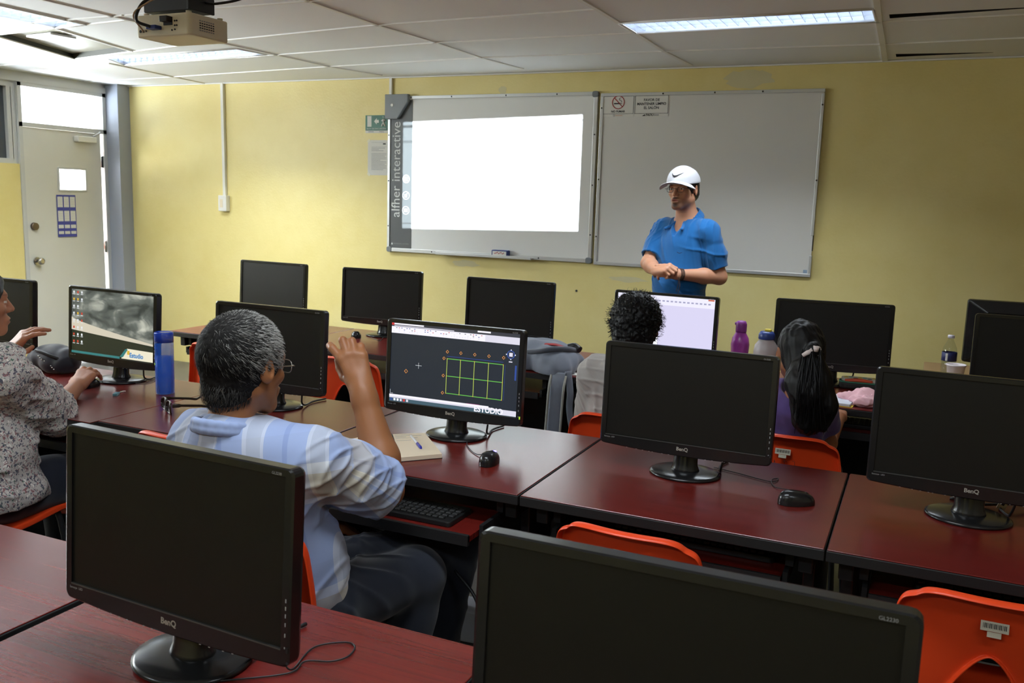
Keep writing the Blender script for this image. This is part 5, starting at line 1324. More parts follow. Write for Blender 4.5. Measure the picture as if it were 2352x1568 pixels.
def seated_woman():
    t = person('woman in speckled floral blouse seated at the left frame edge', None)
    H = Frame((-2.868, 1.975, 1.165), rotm(-.35, -.05), .99); HN = H(0, -.045, -.20)
    SR, SL = V3((-2.665, 1.90, .955)), V3((-3.03, 1.95, .955))
    WR = V3(on_y(176, 886, 2.40)); ER = V3(on_y(122, 950, 2.15)); WL = V3(on_y(22, 806, 2.30)); EL = V3((-3.02, 2.18, .83))
    b = Soft(); add_head(b, H, nr=.052)
    b.chain([HN, (-2.86, 1.93, .85), (-2.85, 1.93, .62), (-2.85, 1.93, .5)], [.055, .10, .12, .13], .05); b.rc(SL, SR, .045, None, .05)
    b.chain([SR, ER, WR], [.05, .043, .028], .02); b.chain([SL, EL, WL], [.05, .043, .028], .02)
    ha = frame_from(WR, V3(on_y(207, 845, 2.50))-WR, (.25, -.35, .9), -1)
    if (ha.R[:, 0]@np.array(RGT)) > 0: ha = frame_from(WR, V3(on_y(207, 845, 2.50))-WR, (.25, -.35, .9), 1)
    add_hand(b, ha, {'i': (18, 22, 15), 'm': (22, 26, 18), 'r': (26, 28, 18), 'p': (28, 30, 18)}, [(.6, .7, -.35), (.3, .9, -.3), (.1, 1, -.2)], {'i': .12, 'm': .06, 'r': -.06, 'p': -.15})
    hl = frame_from(WL, V3(on_y(68, 756, 2.33))-WL, (.1, -.5, .85), 1)
    add_hand(b, hl, {'i': (14, 20, 12), 'm': (20, 24, 16), 'r': (26, 30, 18), 'p': (30, 34, 20)}, [(.7, .6, -.3), (.4, .85, -.2), (.1, 1, -.1)], {'i': .25, 'm': .08, 'r': -.06, 'p': -.22})
    for hx, kx in ((-2.77, -2.76), (-2.94, -2.98)): b.chain([(hx, 1.95, .5), (kx, 2.36, .48), (kx, 2.36, .08)], [.08, .055, .04], .03); b.rc((kx, 2.34, .05), (kx, 2.52, .035), .036, .03, .03)
    b.mesh('body', .0036, MT['skin'], t, paint=head_paint(H, (178, 122, 92), (150, 84, 78), brow=(40, 30, 26)))
    s = Soft(); s.ell((-2.86, 1.92, .85), (.185, .135, .165), k=.05); s.ell((-2.83, 1.92, .66), (.20, .165, .17), k=.08); s.ell((-2.82, 1.94, .53), (.205, .18, .10), k=.05)
    s.ell((-2.78, 2.03, .84), (.10, .075, .085), k=.06); s.ell((-2.93, 2.04, .84), (.10, .075, .085), k=.06)
    s.rc(SL, SR, .068, None, .06); s.rc(SR, HN, .055, .05, .05); s.rc(SL, HN, .055, .05, .05)
    for Sx, Ex, Wx, fr, sd in ((SR, ER, WR, .12, 1), (SL, EL, WL, .2, 2)):
        a = Wx-Ex; g = Soft(); g.chain([Sx, Ex, Ex+a*(fr+.15)], [.078, .070, .060], .03)  .noise(creases(.006, 24, sd, 4)).cut(Ex+a*fr, a, .004); g.rc(Ex+a*(fr-.15), Ex+a*1.0, .050, .052, .005, 's'); s.sub(g, .03)
    s.rc(HN+np.array((0, .0, .08)), HN+np.array((0, .03, -.02)), .075, .066, .01, 's')
    s.noise(waves(.006, 18, 14)).noise(creases(.009, 22, 15, 5)).cut((-2.83, 1.93, .475), (.1, .05, -1), .004)
    s.mesh('blouse', .005, floral_mat(), t)
    p = Soft(); p.ell((-2.85, 1.95, .50), (.185, .15, .085), k=.04)
    for hx, kx in ((-2.76, -2.75), (-2.95, -2.99)): p.chain([(hx, 1.95, .52), (kx, 2.36, .50), (kx, 2.36, .10)], [.105, .08, .06], .03)
    p.noise(waves(.004, 34, 31)); p.mesh('jeans', .006, cloth('dark_navy_denim', (26, 30, 42), .1), t)
    for kx in (-2.75, -2.99):
        sh = Soft(); sh.rc((kx, 2.33, .045), (kx, 2.54, .035), .043, .035, .02).cut((0, 0, .004), (0, 0, -1)); sh.mesh('shoe', .007, mat('black_flat', (.015, .014, .014), .4), t)
    h = Soft(); e = lambda c_, r_, k=.012, op='u': h.ell(H(c_), np.array(r_)*H.k, H.R, k, op)
    e((0, -.018, .026), (.088, .112, .102)); e((0, -.07, -.03), (.075, .075, .075), .03); e((0, -.12, -.02), (.045, .045, .05), .02); e((0, .115, -.02), (.074, .085, .085), .02, 's'); e((0, .06, -.13), (.12, .10, .09), .02, 's')
    h.noise(waves(.003, 120, 8, ax=(.3, 1, 1))); h.mesh('hair', .0045, hairmat('brown_bun_hair', (24, 18, 16)), t)
    return t
seated_woman()

# ---- curly haired person in grey tee
def curly_person():
    t = person('curly black haired person in grey tee seated before the lilac screen', None)
    H = Frame((-.978, 3.30, 1.085), rotm(.10, -.12), .98); HN = H(0, -.045, -.19)
    SL, SR = V3((-1.118, 3.27, .885)), V3((-.82, 3.27, .885)); EL, ER = V3((-1.185, 3.40, .66)), V3((-.745, 3.42, .66)); WL, WR = V3((-1.10, 3.66, .735)), V3((-.86, 3.68, .735))
    b = Soft(); add_head(b, H, nr=.052); b.chain([HN, (-.975, 3.29, .80), (-.97, 3.33, .60), (-.97, 3.36, .5)], [.055, .09, .10, .11], .05); b.rc(SL, SR, .045, None, .05)
    b.chain([SL, EL, WL], [.044, .037, .026], .02); b.chain([SR, ER, WR], [.044, .037, .026], .02)
    for W_, sg in ((WL, -1), (WR, 1)):
        hf = frame_from(W_, (-.25*sg, 1, .05), (0, 0, 1), 1 if sg < 0 else -1); add_hand(b, hf, {n: (14, 22, 14) for n in 'imrp'}, [(.6, .7, -.3), (.3, .9, -.2), (.1, 1, -.1)])
    for hx in (-1.06, -.88): b.chain([(hx, 3.38, .5), (hx, 3.80, .48), (hx, 3.84, .08)], [.075, .052, .04], .03); b.rc((hx, 3.82, .05), (hx, 4.0, .035), .036, .03, .03)
    b.mesh('body', .0042, MT['skin'], t, paint=head_paint(H, (140, 92, 66), (120, 70, 62), brow=(26, 20, 18)))
    s = Soft(); s.ell((-.975, 3.28, .80), (.172, .115, .16), k=.05); s.ell((-.97, 3.31, .62), (.165, .13, .16), k=.08); s.ell((-.97, 3.34, .54), (.168, .14, .09), k=.05)
    s.rc(SL, SR, .066, None, .06); s.rc(SR, HN, .052, .05, .05); s.rc(SL, HN, .052, .05, .05)
    for Sx, Ex, sd in ((SL, EL, 1), (SR, ER, 2)):
        a = Ex-Sx; g = Soft(); g.chain([Sx, Sx+a*.9], [.064, .064], .03).noise(creases(.004, 26, sd, 3, (1, 1, 1), 8)).cut(Sx+a*.80, a, .004); g.rc(Sx+a*.64, Sx+a*1.1, .048, .052, .005, 's'); s.sub(g, .03)
    s.rc(HN+np.array((0, .0, .06)), HN+np.array((0, .0, -.012)), .064, .056, .01, 's'); s.noise(waves(.004, 22, 44)).noise(creases(.0045, 24, 45, 5, (1, 1, 1), 8)).cut((-.97, 3.3, .465), (0, 0, -1), .004)
    s.mesh('tshirt', .0052, cloth('light_grey_jersey', (166, 160, 154), .06), t)
    p = Soft(); p.ell((-.97, 3.36, .50), (.165, .14, .08), k=.04)
    for hx in (-1.06, -.88): p.chain([(hx, 3.38, .51), (hx, 3.80, .49), (hx, 3.84, .10)], [.095, .074, .06], .03)
    p.mesh('trousers', .007, cloth('black_jeans', (30, 30, 34), .1), t)
    for hx in (-1.06, -.88):
        sh = Soft(); sh.rc((hx, 3.81, .045), (hx, 4.02, .035), .043, .035, .02).cut((0, 0, .004), (0, 0, -1)); sh.mesh('shoe', .007, mat('dark_sneaker', (.02, .02, .022), .5), t)
    h = Soft(); e = lambda c_, r_, k=.012, op='u': h.ell(H(c_), np.array(r_)*H.k, H.R, k, op)
    e((0, -.018, .030), (.096, .115, .106)); e((0, -.05, -.04), (.076, .075, .065), .03); e((0, .125, -.03), (.07, .085, .085), .02, 's'); e((0, .06, -.13), (.12, .10, .09), .02, 's')
    for sx in (-1, 1): e((sx*.095, .004, -.03), (.022, .022, .034), .008, 's')
    h.noise(waves(.007, 95, 8)).noise(waves(.004, 210, 3)); hm = hairmat('black_curly_hair', (10, 9, 9)); ho = h.mesh('hair', .004, hm, t)
    hair_tufts('hair_curl', H, hm, 900, 5, lambda d: (d[1] < .55 or d[2] > .5) and not (d[1] > 0 and d[2] < -.3), .035, .0024, .45, lambda d, r: r.normal(size=3)+np.array((0, -.2, -.2)), ho, surf=(.094, .113, .104), curl=.006, segs=8)['kind'] = 'stuff'
    return t
curly_person()

# ---- person with long dark ponytail
def ponytail_person():
    t = person('person with long black ponytail and white hair tie in violet top', None)
    H = Frame((-.372, 3.30, 1.045), rotm(.42, -.02), .94); HN = H(0, -.022, -.165)
    SL, SR = V3((-.515, 3.34, .865)), V3((-.295, 3.33, .865)); EL, ER = V3((-.53, 3.53, .68)), V3((-.27, 3.50, .68)); WL, WR = V3((-.46, 3.72, .735)), V3((-.25, 3.72, .735))
    b = Soft(); add_head(b, H, neck=(0, -.022, -.165), nr=.043); b.chain([HN, (-.392, 3.35, .78), (-.392, 3.37, .60), (-.385, 3.40, .5)], [.040, .058, .07, .09], .02); b.rc(SL, SR, .026, None, .02)
    b.chain([SL, EL, WL], [.040, .034, .024], .02); b.chain([SR, ER, WR], [.040, .034, .024], .02)
    for W_, sg in ((WL, -1), (WR, 1)):
        hf = frame_from(W_, (-.2*sg, 1, .05), (0, 0, 1), 1 if sg < 0 else -1, .92); add_hand(b, hf, {n: (14, 22, 14) for n in 'imrp'}, [(.6, .7, -.3), (.3, .9, -.2), (.1, 1, -.1)])
    for hx in (-.46, -.30): b.chain([(hx, 3.42, .49), (hx, 3.80, .47), (hx, 3.84, .08)], [.072, .05, .038], .03); b.rc((hx, 3.82, .05), (hx, 3.98, .035), .034, .028, .03)
    b.mesh('body', .0042, MT['skin'], t, paint=head_paint(H, (168, 112, 80), (150, 84, 78), brow=(26, 20, 18)))
    s = Soft(); s.ell((-.400, 3.335, .78), (.125, .095, .15), k=.05); s.ell((-.395, 3.37, .62), (.125, .105, .14), k=.08); s.ell((-.378, 3.40, .54), (.145, .12, .09), k=.05)
    s.rc(SL, SR, .052, None, .06); s.ell(HN+np.array((0, -.005, -.055)), (.085, .065, .06), k=.04)
    for Sx, Ex, sd in ((SL, EL, 1), (SR, ER, 2)):
        a = Ex-Sx; g = Soft(); g.chain([Sx, Sx+a*.7], [.060, .058], .03).cut(Sx+a*.55, a, .004); g.rc(Sx+a*.42, Sx+a*1.1, .044, .046, .005, 's'); s.sub(g, .03)
    s.rc(HN+np.array((0, .02, .06)), HN+np.array((0, .03, .0)), .068, .058, .01, 's'); s.noise(waves(.004, 26, 54)).noise(waves(.003, 52, 55)).cut((-.37, 3.3, .465), (0, 0, -1), .004)
    s.mesh('top', .005, cloth('violet_jersey', (94, 74, 130), .08), t)
    p = Soft(); p.ell((-.375, 3.42, .50), (.155, .135, .08), k=.04)
    for hx in (-.46, -.30): p.chain([(hx, 3.42, .50), (hx, 3.80, .48), (hx, 3.84, .10)], [.09, .07, .055], .03)
    p.mesh('trousers', .007, cloth('dark_leggings', (28, 28, 34), .1), t)
    for hx in (-.46, -.30):
        sh = Soft(); sh.rc((hx, 3.81, .045), (hx, 4.0, .035), .04, .033, .02).cut((0, 0, .004), (0, 0, -1)); sh.mesh('shoe', .007, mat('dark_flat_shoe', (.02, .02, .022), .5), t)
    tie = V3(on_y(1868, 804, 3.165)); hm = hairmat('long_black_hair', (11, 9, 9))
    h = Soft(); e = lambda c_, r_, k=.012, op='u': h.ell(H(c_), np.array(r_)*H.k, H.R, k, op)
    e((0, -.018, .028), (.084, .108, .100)); e((0, -.05, -.03), (.07, .07, .06), .03); e((0, .12, -.02), (.066, .085, .09), .02, 's'); e((0, .06, -.13), (.12, .10, .09), .02, 's')
    for sx in (-1, 1): e((sx*.09, .004, -.022), (.022, .022, .036), .008, 's')
    Q = lambda x, y, Y: V3(on_y(x, y, Y))
    h.chain([H(.02, -.10, .04), tie, Q(1866, 850, 3.175), Q(1862, 905, 3.155), Q(1858, 975, 3.15)], [.035, .022, .044, .056, .036], .02)
    h.chain([H(-.01, -.09, -.03), Q(1838, 880, 3.17), Q(1835, 965, 3.15)], [.045, .045, .022], .03); h.chain([Q(1885, 870, 3.17), Q(1898, 930, 3.165), Q(1892, 985, 3.16)], [.03, .034, .014], .03)
    h.noise(waves(.0035, 150, 8, ax=(1, 1, .25))).noise(waves(.004, 40, 3, ax=(1, 1, .3)))
    ho = h.mesh('hair', .004, hm, t)
    r = random.Random(9); lk = MB()
    for i in range(90):
        x0 = 1840+r.random()*48; x1 = x0+r.uniform(-26, 20); y1 = r.uniform(930, 1000); Y = 3.165-r.random()*.05
        lk.tube(spline([Q(x0, r.uniform(800, 850), Y+.02), Q((x0+x1)/2+r.uniform(-10, 10), 890, Y-.02), Q(x1, y1, Y-.01)], 5), [.0022]*5+[.0017]*5+[.0008], 4)
    lk.build('hair_strand', hm, ho)['kind'] = 'stuff'
    sc = MB(); ring = [tie+np.array((.018*math.cos(a), .012*math.sin(a)-.004, .016*math.sin(a*1.0))) for a in [2*PI*k/16 for k in range(17)]]
    sc.tube(ring, .009, 8); sc.tube([tie+np.array((.0, -.022, .004)), tie+np.array((-.03, -.026, -.018))], [.010, .007], 8); sc.tube([tie+np.array((.01, -.024, .0)), tie+np.array((.012, -.024, .018))], [.008, .011], 8)
    sc.build('hair_tie', cloth('white_ribbon', (222, 206, 200), .03), t)
    return t
ponytail_person()
# ---------------------------------------------------------------- small things on the desks
def dz(x, y, z=DT): p = on_z(x, y, z); return Vector((p.x, p.y, z))
# tall blue bottle
bp = mat('clear_blue_plastic', (44, 120, 240), .08, alpha=.5); bw = mat('blue_tinted_water', (26, 84, 214), .08, alpha=.6); bc = mat('blue_cap_plastic', (30, 76, 206), .15, alpha=.8)
bt = thing('water_bottle', 'tall clear blue water bottle on the desk in front of the cloud picture monitor', 'bottle', dz(380, 903))
MB().lathe([(0, .002), (.034, 0), (.036, .004), (.036, .155), (.035, .158), (.036, .162), (.036, .205), (.034, .208), (0, .208)], n=36).build('body', bp, bt)
MB().lathe([(0, .006), (.0325, .006), (.0325, .15), (0, .15)], n=36).build('water', bw, bt)
MB().lathe([(0, .207), (.0365, .207), (.0365, .243), (.034, .247), (.030, .245), (0, .244)], n=36).build('cap', bc, bt)
# sunglasses lying upside down, temples pointing away
sg = thing('sunglasses', 'tortoise dark sunglasses lying on the desk beside the man in plaid', 'sunglasses', dz(388, 946), math.atan2(*((dz(466, 938)-dz(388, 946)).yx)))
tort = mat('tortoise_frame', (.022, .016, .011), .2, var=.5, vscale=60); lens = mat('dark_lens', (.012, .011, .010), .08, spec=.6)
for s in (-1, 1):
    ring = [(-.006*math.cos(t)**2-.004, s*.034+.030*math.copysign(abs(math.cos(t))**.7, math.cos(t)), .025+.022*math.copysign(abs(math.sin(t))**.7, math.sin(t))) for t in [2*PI*k/28 for k in range(29)]]
    MB().tube(ring, .0036, 8).build('rim', tort, sg)
    MB().quad([(p[0]+.001, p[1], p[2]) for p in ring[:-1]]).build('lens', lens, sg, solid=.0015)
    MB().tube(spline([(-.004, s*.066, .036), (.02, s*.069, .036), (.09, s*.067, .028), (.118, s*.066, .024), (.142, s*.064, .040)]), [(.0028, .007)]*9+[(.0022, .0045)]*16+[(.0022, .0035)]*8, 8, flat=(0, 1, 0)).build('temple', tort, sg)
MB().tube(arc((-.006, -.006, .032), (-.010, 0, .037), (-.006, .006, .032)), .0034, 8).build('bridge', tort, sg)
# usb stick with its ring
us = thing('usb_stick', 'small teal and silver memory stick near the blue bottle', 'memory stick', dz(267, 907), .55)
MB().box((0, 0, .0045), (.017, .038, .009)).build('shell', mat('teal_metal', (96, 150, 160), .3, metal=.5), us, bevel=.0015)
MB().tube([(0, .019, .0045), (.004, .035, .004), (.010, .05, .003)], .002, 6).build('loop', MT['steel'], us)
MB().tube([(.010+.009*math.cos(a), .055+.009*math.sin(a), .003) for a in [2*PI*k/18 for k in range(19)]], .0012, 6).build('ring', MT['chrome'], us)
# spiral notebook, folded back, with a pen
nb = thing('spiral_notebook', 'open spiral notebook with cream pages beside the raised forearm', 'notebook', dz(960, 1035), -.16)
def pile(b, pts, z0, z1, m): b.prism(pts, z0, z1, lambda u, v, w: (u, v, w), m)
c = [nb.matrix_basis.inverted() @ dz(*p) for p in ((892, 1008), (978, 1004), (1016, 1049), (913, 1058))]
mi = (Matrix.Translation(nb.location) @ Matrix.Rotation(-.16, 4, 'Z')).inverted()
R4 = [mi @ dz(*p) for p in ((897, 1006), (976, 1003), (1015, 1052), (915, 1061))]
MB().prism([(p.x, p.y) for p in R4], 0, .014, lambda u, v, w: (u, v, w)).build('page_block', MT['cpaper'], nb)
MB().prism([(p.x*1.02, p.y*1.02) for p in R4], -.001+.001, .0016, lambda u, v, w: (u, v, w)).build('back_cover', MT['ink'], nb)
ln = MB()
for k in range(7):
    a = R4[0].lerp(R4[3], .06+.05*k); b_ = R4[1].lerp(R4[2], .06+.05*k); L_ = [.5, .75, .3, .6, 0, .4, 0][k]
    if L_: p, q = a.lerp(b_, .1), a.lerp(b_, .1+L_); ln.tube([(p.x, p.y, .0142), (q.x, q.y, .0142)], .0006, 4)
ln.build('handwriting', MT['grayink'], nb)
L4_ = [mi @ dz(*p) for p in ((795, 1018), (832, 1008), (905, 1010), (912, 1062), (830, 1062))]
MB().prism([(p.x, p.y) for p in (L4_[0], L4_[1], R4[0], R4[3], L4_[4])], 0, .010, lambda u, v, w: (u, v, w)).build('turned_pages', MT['cpaper'], nb)
sp = MB()
for k in range(20):
    p = R4[0].lerp(R4[3], .03+.94*k/19)
    sp.tube([(p.x+.011*math.cos(t), p.y, .008+.010*math.sin(t)) for t in [2*PI*j/12 for j in range(13)]], .0011, 5)
sp.build('spiral', MT['ink'], nb)
pen = thing('ballpoint_pen', 'white pen with blue cap lying across the spiral notebook', 'pen', (0, 0, 0))
A, Bv = on_z(944, 1001, DT+.018), on_z(971, 1033, DT+.018)
A = Vector((A.x, A.y, DT+.018)); Bv = Vector((Bv.x, Bv.y, DT+.018)); dr_ = (Bv-A).normalized()
MB().tube([A, A+dr_*.10], .0042, 10).build('barrel', mat('pen_white', (230, 228, 232), .3), pen)
MB().tube([A+dr_*.095, A+dr_*.14, A+dr_*.15], [.0048, .0048, .003], 10).build('cap', mat('pen_blue', (44, 50, 170), .3), pen)
# dark studded handbag behind the woman's hand
hb = Soft(); c0 = V3(dz(120, 852))
hb.ell(c0+np.array((0, .02, .055)), (.13, .075, .06), k=.03); hb.ell(c0+np.array((.05, .0, .04)), (.09, .07, .045), k=.03); hb.ell(c0+np.array((-.07, .02, .04)), (.08, .06, .045), k=.03)
hb.noise(waves(.006, 40, 3)).cut((0, 0, DT+.002), (0, 0, -1))
bag = thing('handbag', 'slouched dark bag with metal studs beside the woman’s raised hand', 'bag')
hb.mesh('bag_body', .005, cloth('charcoal_bag', (44, 44, 52), .15, .6), bag)
MB().tube(spline([tuple(c0+np.array(p)) for p in ((-.06, -.02, .085), (-.01, -.06, .10), (.06, -.06, .085), (.10, -.03, .06), (.12, .0, .02))]), .008, 8).build('strap', MT['bmetal'], bag)
st = MB()
for k in range(9): p = c0+np.array((.0+.012*k, -.062-.004*math.sin(k), .075-.006*k)); st.lathe([(0, .005), (.004, .003), (.005, 0), (0, -.003)], p, 8)
st.build('studs', MT['chrome'], bag)
# grey backpack slumped over the front edge of the board row desk
bk = Soft(); q = V3(dz(1225, 835)); q[0] = -1.63; q[1] = 3.93
bk.ell(q+np.array((-.05, .08, .06)), (.17, .16, .075), k=.05); bk.ell(q+np.array((.08, .03, .05)), (.12, .14, .065), k=.05); bk.ell(q+np.array((.10, -.05, .02)), (.09, .08, .05), k=.05); bk.ell(q+np.array((-.14, .02, .03)), (.12, .12, .05), k=.05)
bk.rc(q+np.array((.13, -.09, .0)), q+np.array((.135, -.11, -.03)), .045, .03, .04)
bk.noise(waves(.012, 22, 6)).noise(waves(.005, 50, 7)).cut((0, 0, DT+.003), (0, 0, -1), .0)
pack = thing('backpack', 'grey backpack slumped on the desk edge with its straps hanging down', 'backpack')
gc = cloth('grey_nylon', (112, 118, 130), .08, .6); bk.mesh('pack_body', .006, gc, pack)
MB().tube(spline([tuple(q+np.array(p)) for p in ((-.04, -.06, .09), (.02, -.075, .10), (.08, -.07, .115), (.14, -.02, .115), (.16, .05, .10))]), .013, 8).build('grab_handle', cloth('dark_grey_webbing', (84, 88, 96), .1), pack)
for pts, w in ((((.15, -.13, .02), (.155, -.165, -.05), (.15, -.17, -.20), (.14, -.17, -.42)), .034), (((.19, -.12, .03), (.215, -.15, -.06), (.215, -.15, -.14), (.235, -.15, -.24), (.25, -.15, -.27)), .016)):
    MB().tube(spline([tuple(q+np.array(p)) for p in pts]), [(w, .006)]*(8*(len(pts)-1)+1), 10, flat=(1, 0, 0)).build('shoulder_strap', gc, pack)
for dx in (-.036, .036): MB().tube(spline([tuple(q+np.array((p[0]+dx, p[1]-.006, p[2]))) for p in ((.15, -.13, .01), (.155, -.168, -.05), (.15, -.174, -.20), (.14, -.174, -.42))]), [(.006, .003)]*25, 6, flat=(1, 0, 0)).build('strap_binding', cloth('binding_tape', (150, 150, 142), .05), pack)
MB().tube(spline([tuple(q+np.array(p)) for p in ((.02, .0, .125), (.08, .01, .125), (.13, .03, .105))]), [(.016, .004)]*17, 8, flat=(1, .0, 0)).build('red_trim', mat('red_trim', (160, 50, 52), .6), pack)
MB().tube(spline([tuple(q+np.array(p)) for p in ((.12, .05, .112), (.15, .06, .118), (.18, .05, .105))]), .017, 10).build('side_pouch', mat('black_mesh_pouch', (.02, .021, .023), .35), pack)
# black box with a small plug on it
bx = thing('external_drive', 'flat black drive with a small connector on top, beside the grey tee', 'drive', dz(1322, 846), .12)
MB().prism(rounded_rect(.17, .125, .015), .001, .024, lambda u, v, w: (u, v, w)).build('case', MT['blk2'], bx, bevel=.004)
MB().box((-.01, .01, .031), (.06, .02, .014), 0, Matrix.Rotation(.2, 3, 'Z')).build('connector', MT['blk'], bx, bevel=.003)
MB().box((-.075, -.063, .012), (.016, .002, .01)).build('port', MT['chrome'], bx)
tag(MB().box((0, 0, .0015), (.16, .06, .002)).build('paper_slip', MT['paper'], loc=dz(1305, 858), rot=(0, 0, .1)), 'white paper slip at the desk edge below the flat black drive', 'paper')
# purple bottle and white bottle on the board row, beyond the big middle monitor
def foot(px, py, Y): p = on_y(px, py, Y); return Vector((p.x, Y, DT))
pb = thing('sports_bottle', 'purple translucent drinking bottle with flip cap between two board row monitors', 'bottle', foot(1700, 790, 4.30))
pu_ = mat('purple_plastic', (178, 78, 180), .2, trans=.15); pd = mat('purple_cap', (136, 58, 146), .35)
MB().lathe([(0, .001), (.034, 0), (.037, .006), (.036, .06), (.041, .12), (.043, .155), (.038, .185), (.026, .208), (.023, .214), (0, .214)], n=36).build('body', pu_, pb)
MB().lathe([(0, .213), (.025, .213), (.026, .222), (.026, .252), (.020, .266), (0, .27)], n=32).build('cap', pd, pb)
MB().tube([(-.012, 0, .256), (-.03, -.004, .252)], [.010, .006], 10).build('spout', pd, pb)
wj = thing('juice_jug', 'milky plastic jug with blue lid and yellow flap beside the ponytail', 'jug', foot(1759, 800, 4.17))
MB().lathe([(0, .001), (.05, 0), (.054, .006), (.054, .15), (.05, .18), (.034, .203), (.030, .212), (0, .212)], n=36).build('body', mat('milky_plastic', (206, 198, 200), .35, trans=.25), wj)
MB().lathe([(0, .21), (.036, .21), (.037, .215), (.036, .232), (.028, .244), (0, .245)], n=32).build('lid', mat('blue_lid', (40, 62, 130), .35), wj)
MB().box((.005, 0, .25), (.03, .022, .012)).build('flap', mat('yellow_flap', (222, 200, 60), .4), wj, bevel=.004)
# open exercise book, pink cloth, pencil case
ob = thing('exercise_book', 'open white exercise book with yellow cover edge beside the ponytail person', 'book', dz(1918, 921), -.08)
MB().box((0, 0, .008), (.15, .19, .012)).build('pages', mat('bluish_paper', (216, 220, 232), .7), ob, bevel=.003)
MB().box((.002, 0, .0015), (.162, .196, .003)).build('cover', mat('yellow_cover', (222, 190, 60), .5), ob)
pc = Soft(); q = V3(dz(1980, 930))
for c, r in (((-.04, .03, .022), (.065, .035, .022)), ((.01, .05, .034), (.05, .06, .030)), ((.02, -.02, .020), (.06, .045, .022)), ((.06, .02, .025), (.05, .05, .026)), ((-.005, -.005, .02), (.05, .03, .018)), ((.085, .06, .03), (.05, .04, .025))): pc.ell(q+np.array(c), r, rotm(c[0]*8), .012)
pc.noise(waves(.010, 48, 6)).noise(waves(.004, 120, 8)).cut((0, 0, DT+.001), (0, 0, -1), .0)
tag(pc.mesh('cloth', .0035, cloth('pink_fleece', (226, 176, 184), .05)), 'crumpled pink cloth lying on the board row desk', 'cloth')
case = thing('pencil_case', 'half open pencil case with green zip edge and flowered lid behind the pink cloth', 'pencil case', dz(1985, 893), .1)
MB().prism(rounded_rect(.22, .085, .03), .001, .030, lambda u, v, w: (u, v, w)).build('pouch', mat('black_pouch', (.02, .02, .02), .6), case, bevel=.008)
MB().tube([(x, y, .032) for x, y in rounded_rect(.215, .08, .03, 6)]+[(.1075, .01, .032)], .004, 6).build('zip_edge', mat('green_trim', (60, 128, 104), .6), case)
fl = MB().prism(rounded_rect(.20, .07, .028), .033, .046, lambda u, v, w: (u, v+.012, w))
for k in range(9): fl.lathe([(.011, .0462), (.009, .0475), (0, .048)], (-.08+.02*k, .012+.014*math.sin(k*2.2), 0), 10, 1+k % 3)
fl.build('lid', [mat('cream_cloth', (214, 210, 196), .8), mat('print_yellow', (220, 190, 60), .8), mat('print_teal', (130, 170, 160), .8), mat('print_grey', (110, 110, 104), .8)], case)
MB().tube(spline([(-.085, -.02, .034), (-.03, -.03, .042), (.03, -.028, .036)]), .009, 8).build('marker', mat('orange_marker', (210, 84, 50), .4), case)
# things on the table by the board
wbt = thing('plastic_water_bottle', 'clear plastic water bottle with navy label and white cap', 'bottle', Vector((.155, 4.86, DT)))
clr = pane_mat('thin_clear_plastic', (.93, .95, .95, 1))
MB().lathe([(.02, 0), (.033, .004), (.034, .02), (.032, .026), (.034, .034), (.032, .042), (.034, .05), (.032, .058), (.034, .066), (.034, .125), (.030, .150), (.018, .176), (.0125, .188), (.0125, .197)], n=36).build('body', clr, wbt)
MB().lathe([(0, .004), (.031, .005), (.0315, .078), (0, .078)], n=30).build('water', pane_mat('water', (.90, .93, .93, 1)), wbt)
MB().lathe([(.0345, .085), (.0347, .0852), (.0347, .128), (.0345, .1282)], n=36).build('label', mat('navy_label', (36, 40, 88), .4), wbt)
wl = MB()
for k in range(5): a = -2.05+.06*k; wl.box((.0352*math.cos(a), .0352*math.sin(a), .106), (.0012, .0016, .036), 0, Matrix.Rotation(a, 3, 'Z'))
wl.build('barcode', MT['paper'], wbt)
MB().lathe([(0, .212), (.0145, .211), (.0155, .208), (.0155, .197), (0, .197)], n=28).build('cap', mat('white_cap', (216, 212, 222), .4), wbt)
cup = thing('foam_cup', 'white foam cup standing before the water bottle', 'cup', Vector((.185, 4.74, DT)))
MB().lathe([(0, .002), (.030, 0), (.033, .004), (.041, .078), (.0445, .081), (.0455, .086), (.0435, .089), (.040, .086), (.031, .008), (0, .006)], n=40).build('wall', mat('foam_white', (226, 218, 220), .8), cup)
tag(MB().tube([(.075, 4.80, DT+.009), (.11, 4.72, DT+.009)], .009, 14).build('marker_pen', mat('marker_white', (214, 216, 214), .4)), 'white marker pen lying beside the foot of the clear water bottle', 'marker')
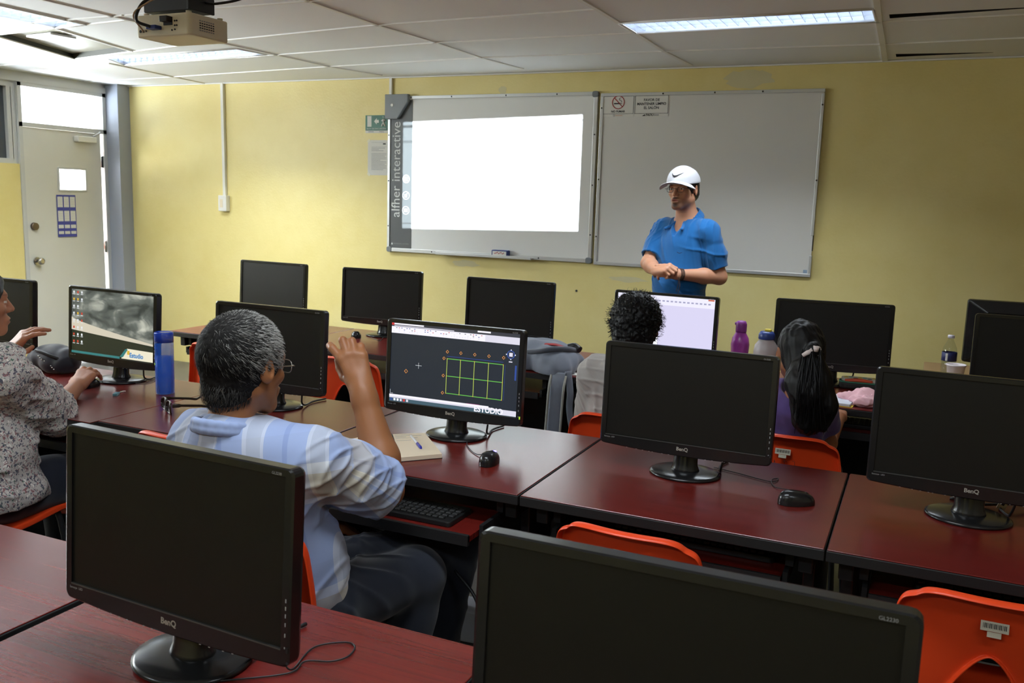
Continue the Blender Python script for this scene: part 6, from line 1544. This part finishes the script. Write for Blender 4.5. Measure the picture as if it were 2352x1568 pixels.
# cable tag behind the right hand monitor and the computer case and pale lit-floor block
ctg = thing('cable_tag', 'cream paper tag hanging on a monitor cable at the right edge', 'tag', dz(2303, 1172), .2)
MB().box((0, 0, .022), (.022, .002, .04), 0, Matrix.Rotation(.35, 3, 'Y')).build('tag_paper', MT['label'], ctg)
MB().box((0, -.0016, .022), (.008, .001, .016), 0, Matrix.Rotation(.35, 3, 'Y')).build('tag_print', MT['ink'], ctg)
MB().tube(spline([(-.12, .06, .004), (-.05, .02, .006), (.03, .01, .018), (.10, .03, .006), (.2, .06, .004)]), .004, 8).build('cable', MT['bmetal'], ctg)
tw = thing('computer_tower', 'black computer case standing under the drawing monitor desk', 'computer', (-1.62, 2.66, 0), .0)
MB().box((0, 0, .22), (.17, .34, .42)).build('case', MT['blk2'], tw, bevel=.006)
MB().box((0, -.172, .22), (.165, .01, .41)).build('front_panel', MT['blk'], tw, bevel=.004)
lit_patch = thing('voltage_regulator', 'pale block standing in for lit floor under the drawing monitor desk', 'floor patch', (-1.40, 2.70, 0), .1)  # pale block stands in for a lit patch of floor
MB().box((0, 0, .065), (.20, .12, .12)).build('case', mat('pale_grey_case', (190, 192, 200), .45), lit_patch, bevel=.008)
MB().box((0, -.0605, .075), (.05, .002, .03)).build('switch_plate', MT['ink'], lit_patch)
tag(MB().tube(spline([(-1.18, 2.24, .46), (-1.10, 2.22, .40), (-1.06, 2.20, .30), (-1.09, 2.18, .20), (-1.05, 2.17, .10), (-1.10, 2.1, .006), (-1.22, 2.06, .006), (-1.25, 2.16, .006), (-1.12, 2.22, .006), (-1.0, 2.2, .006)]), .005, 8).build('floor_cable', MT['bmetal']), 'loose black cable looping from the desk to the floor beside the pale floor block', 'cable')
# handwriting scratched on one chair back
for o in list(bpy.data.objects):
    if o.get('label', '').startswith('orange chair of the ponytail'):
        sc = MB(); r = random.Random(5)
        for k in range(9):
            x0 = -.13+.028*k; sc.tube(spline([(x0+r.uniform(-.008, .008), -.2585+.03*((x0)/.2)**2+.006, .668+r.uniform(-.02, .02)) for _ in range(3)], 3), .0008, 4)
        sc.build('pencil_scribble', MT['ink'], o, rot=(0, 0, 0))
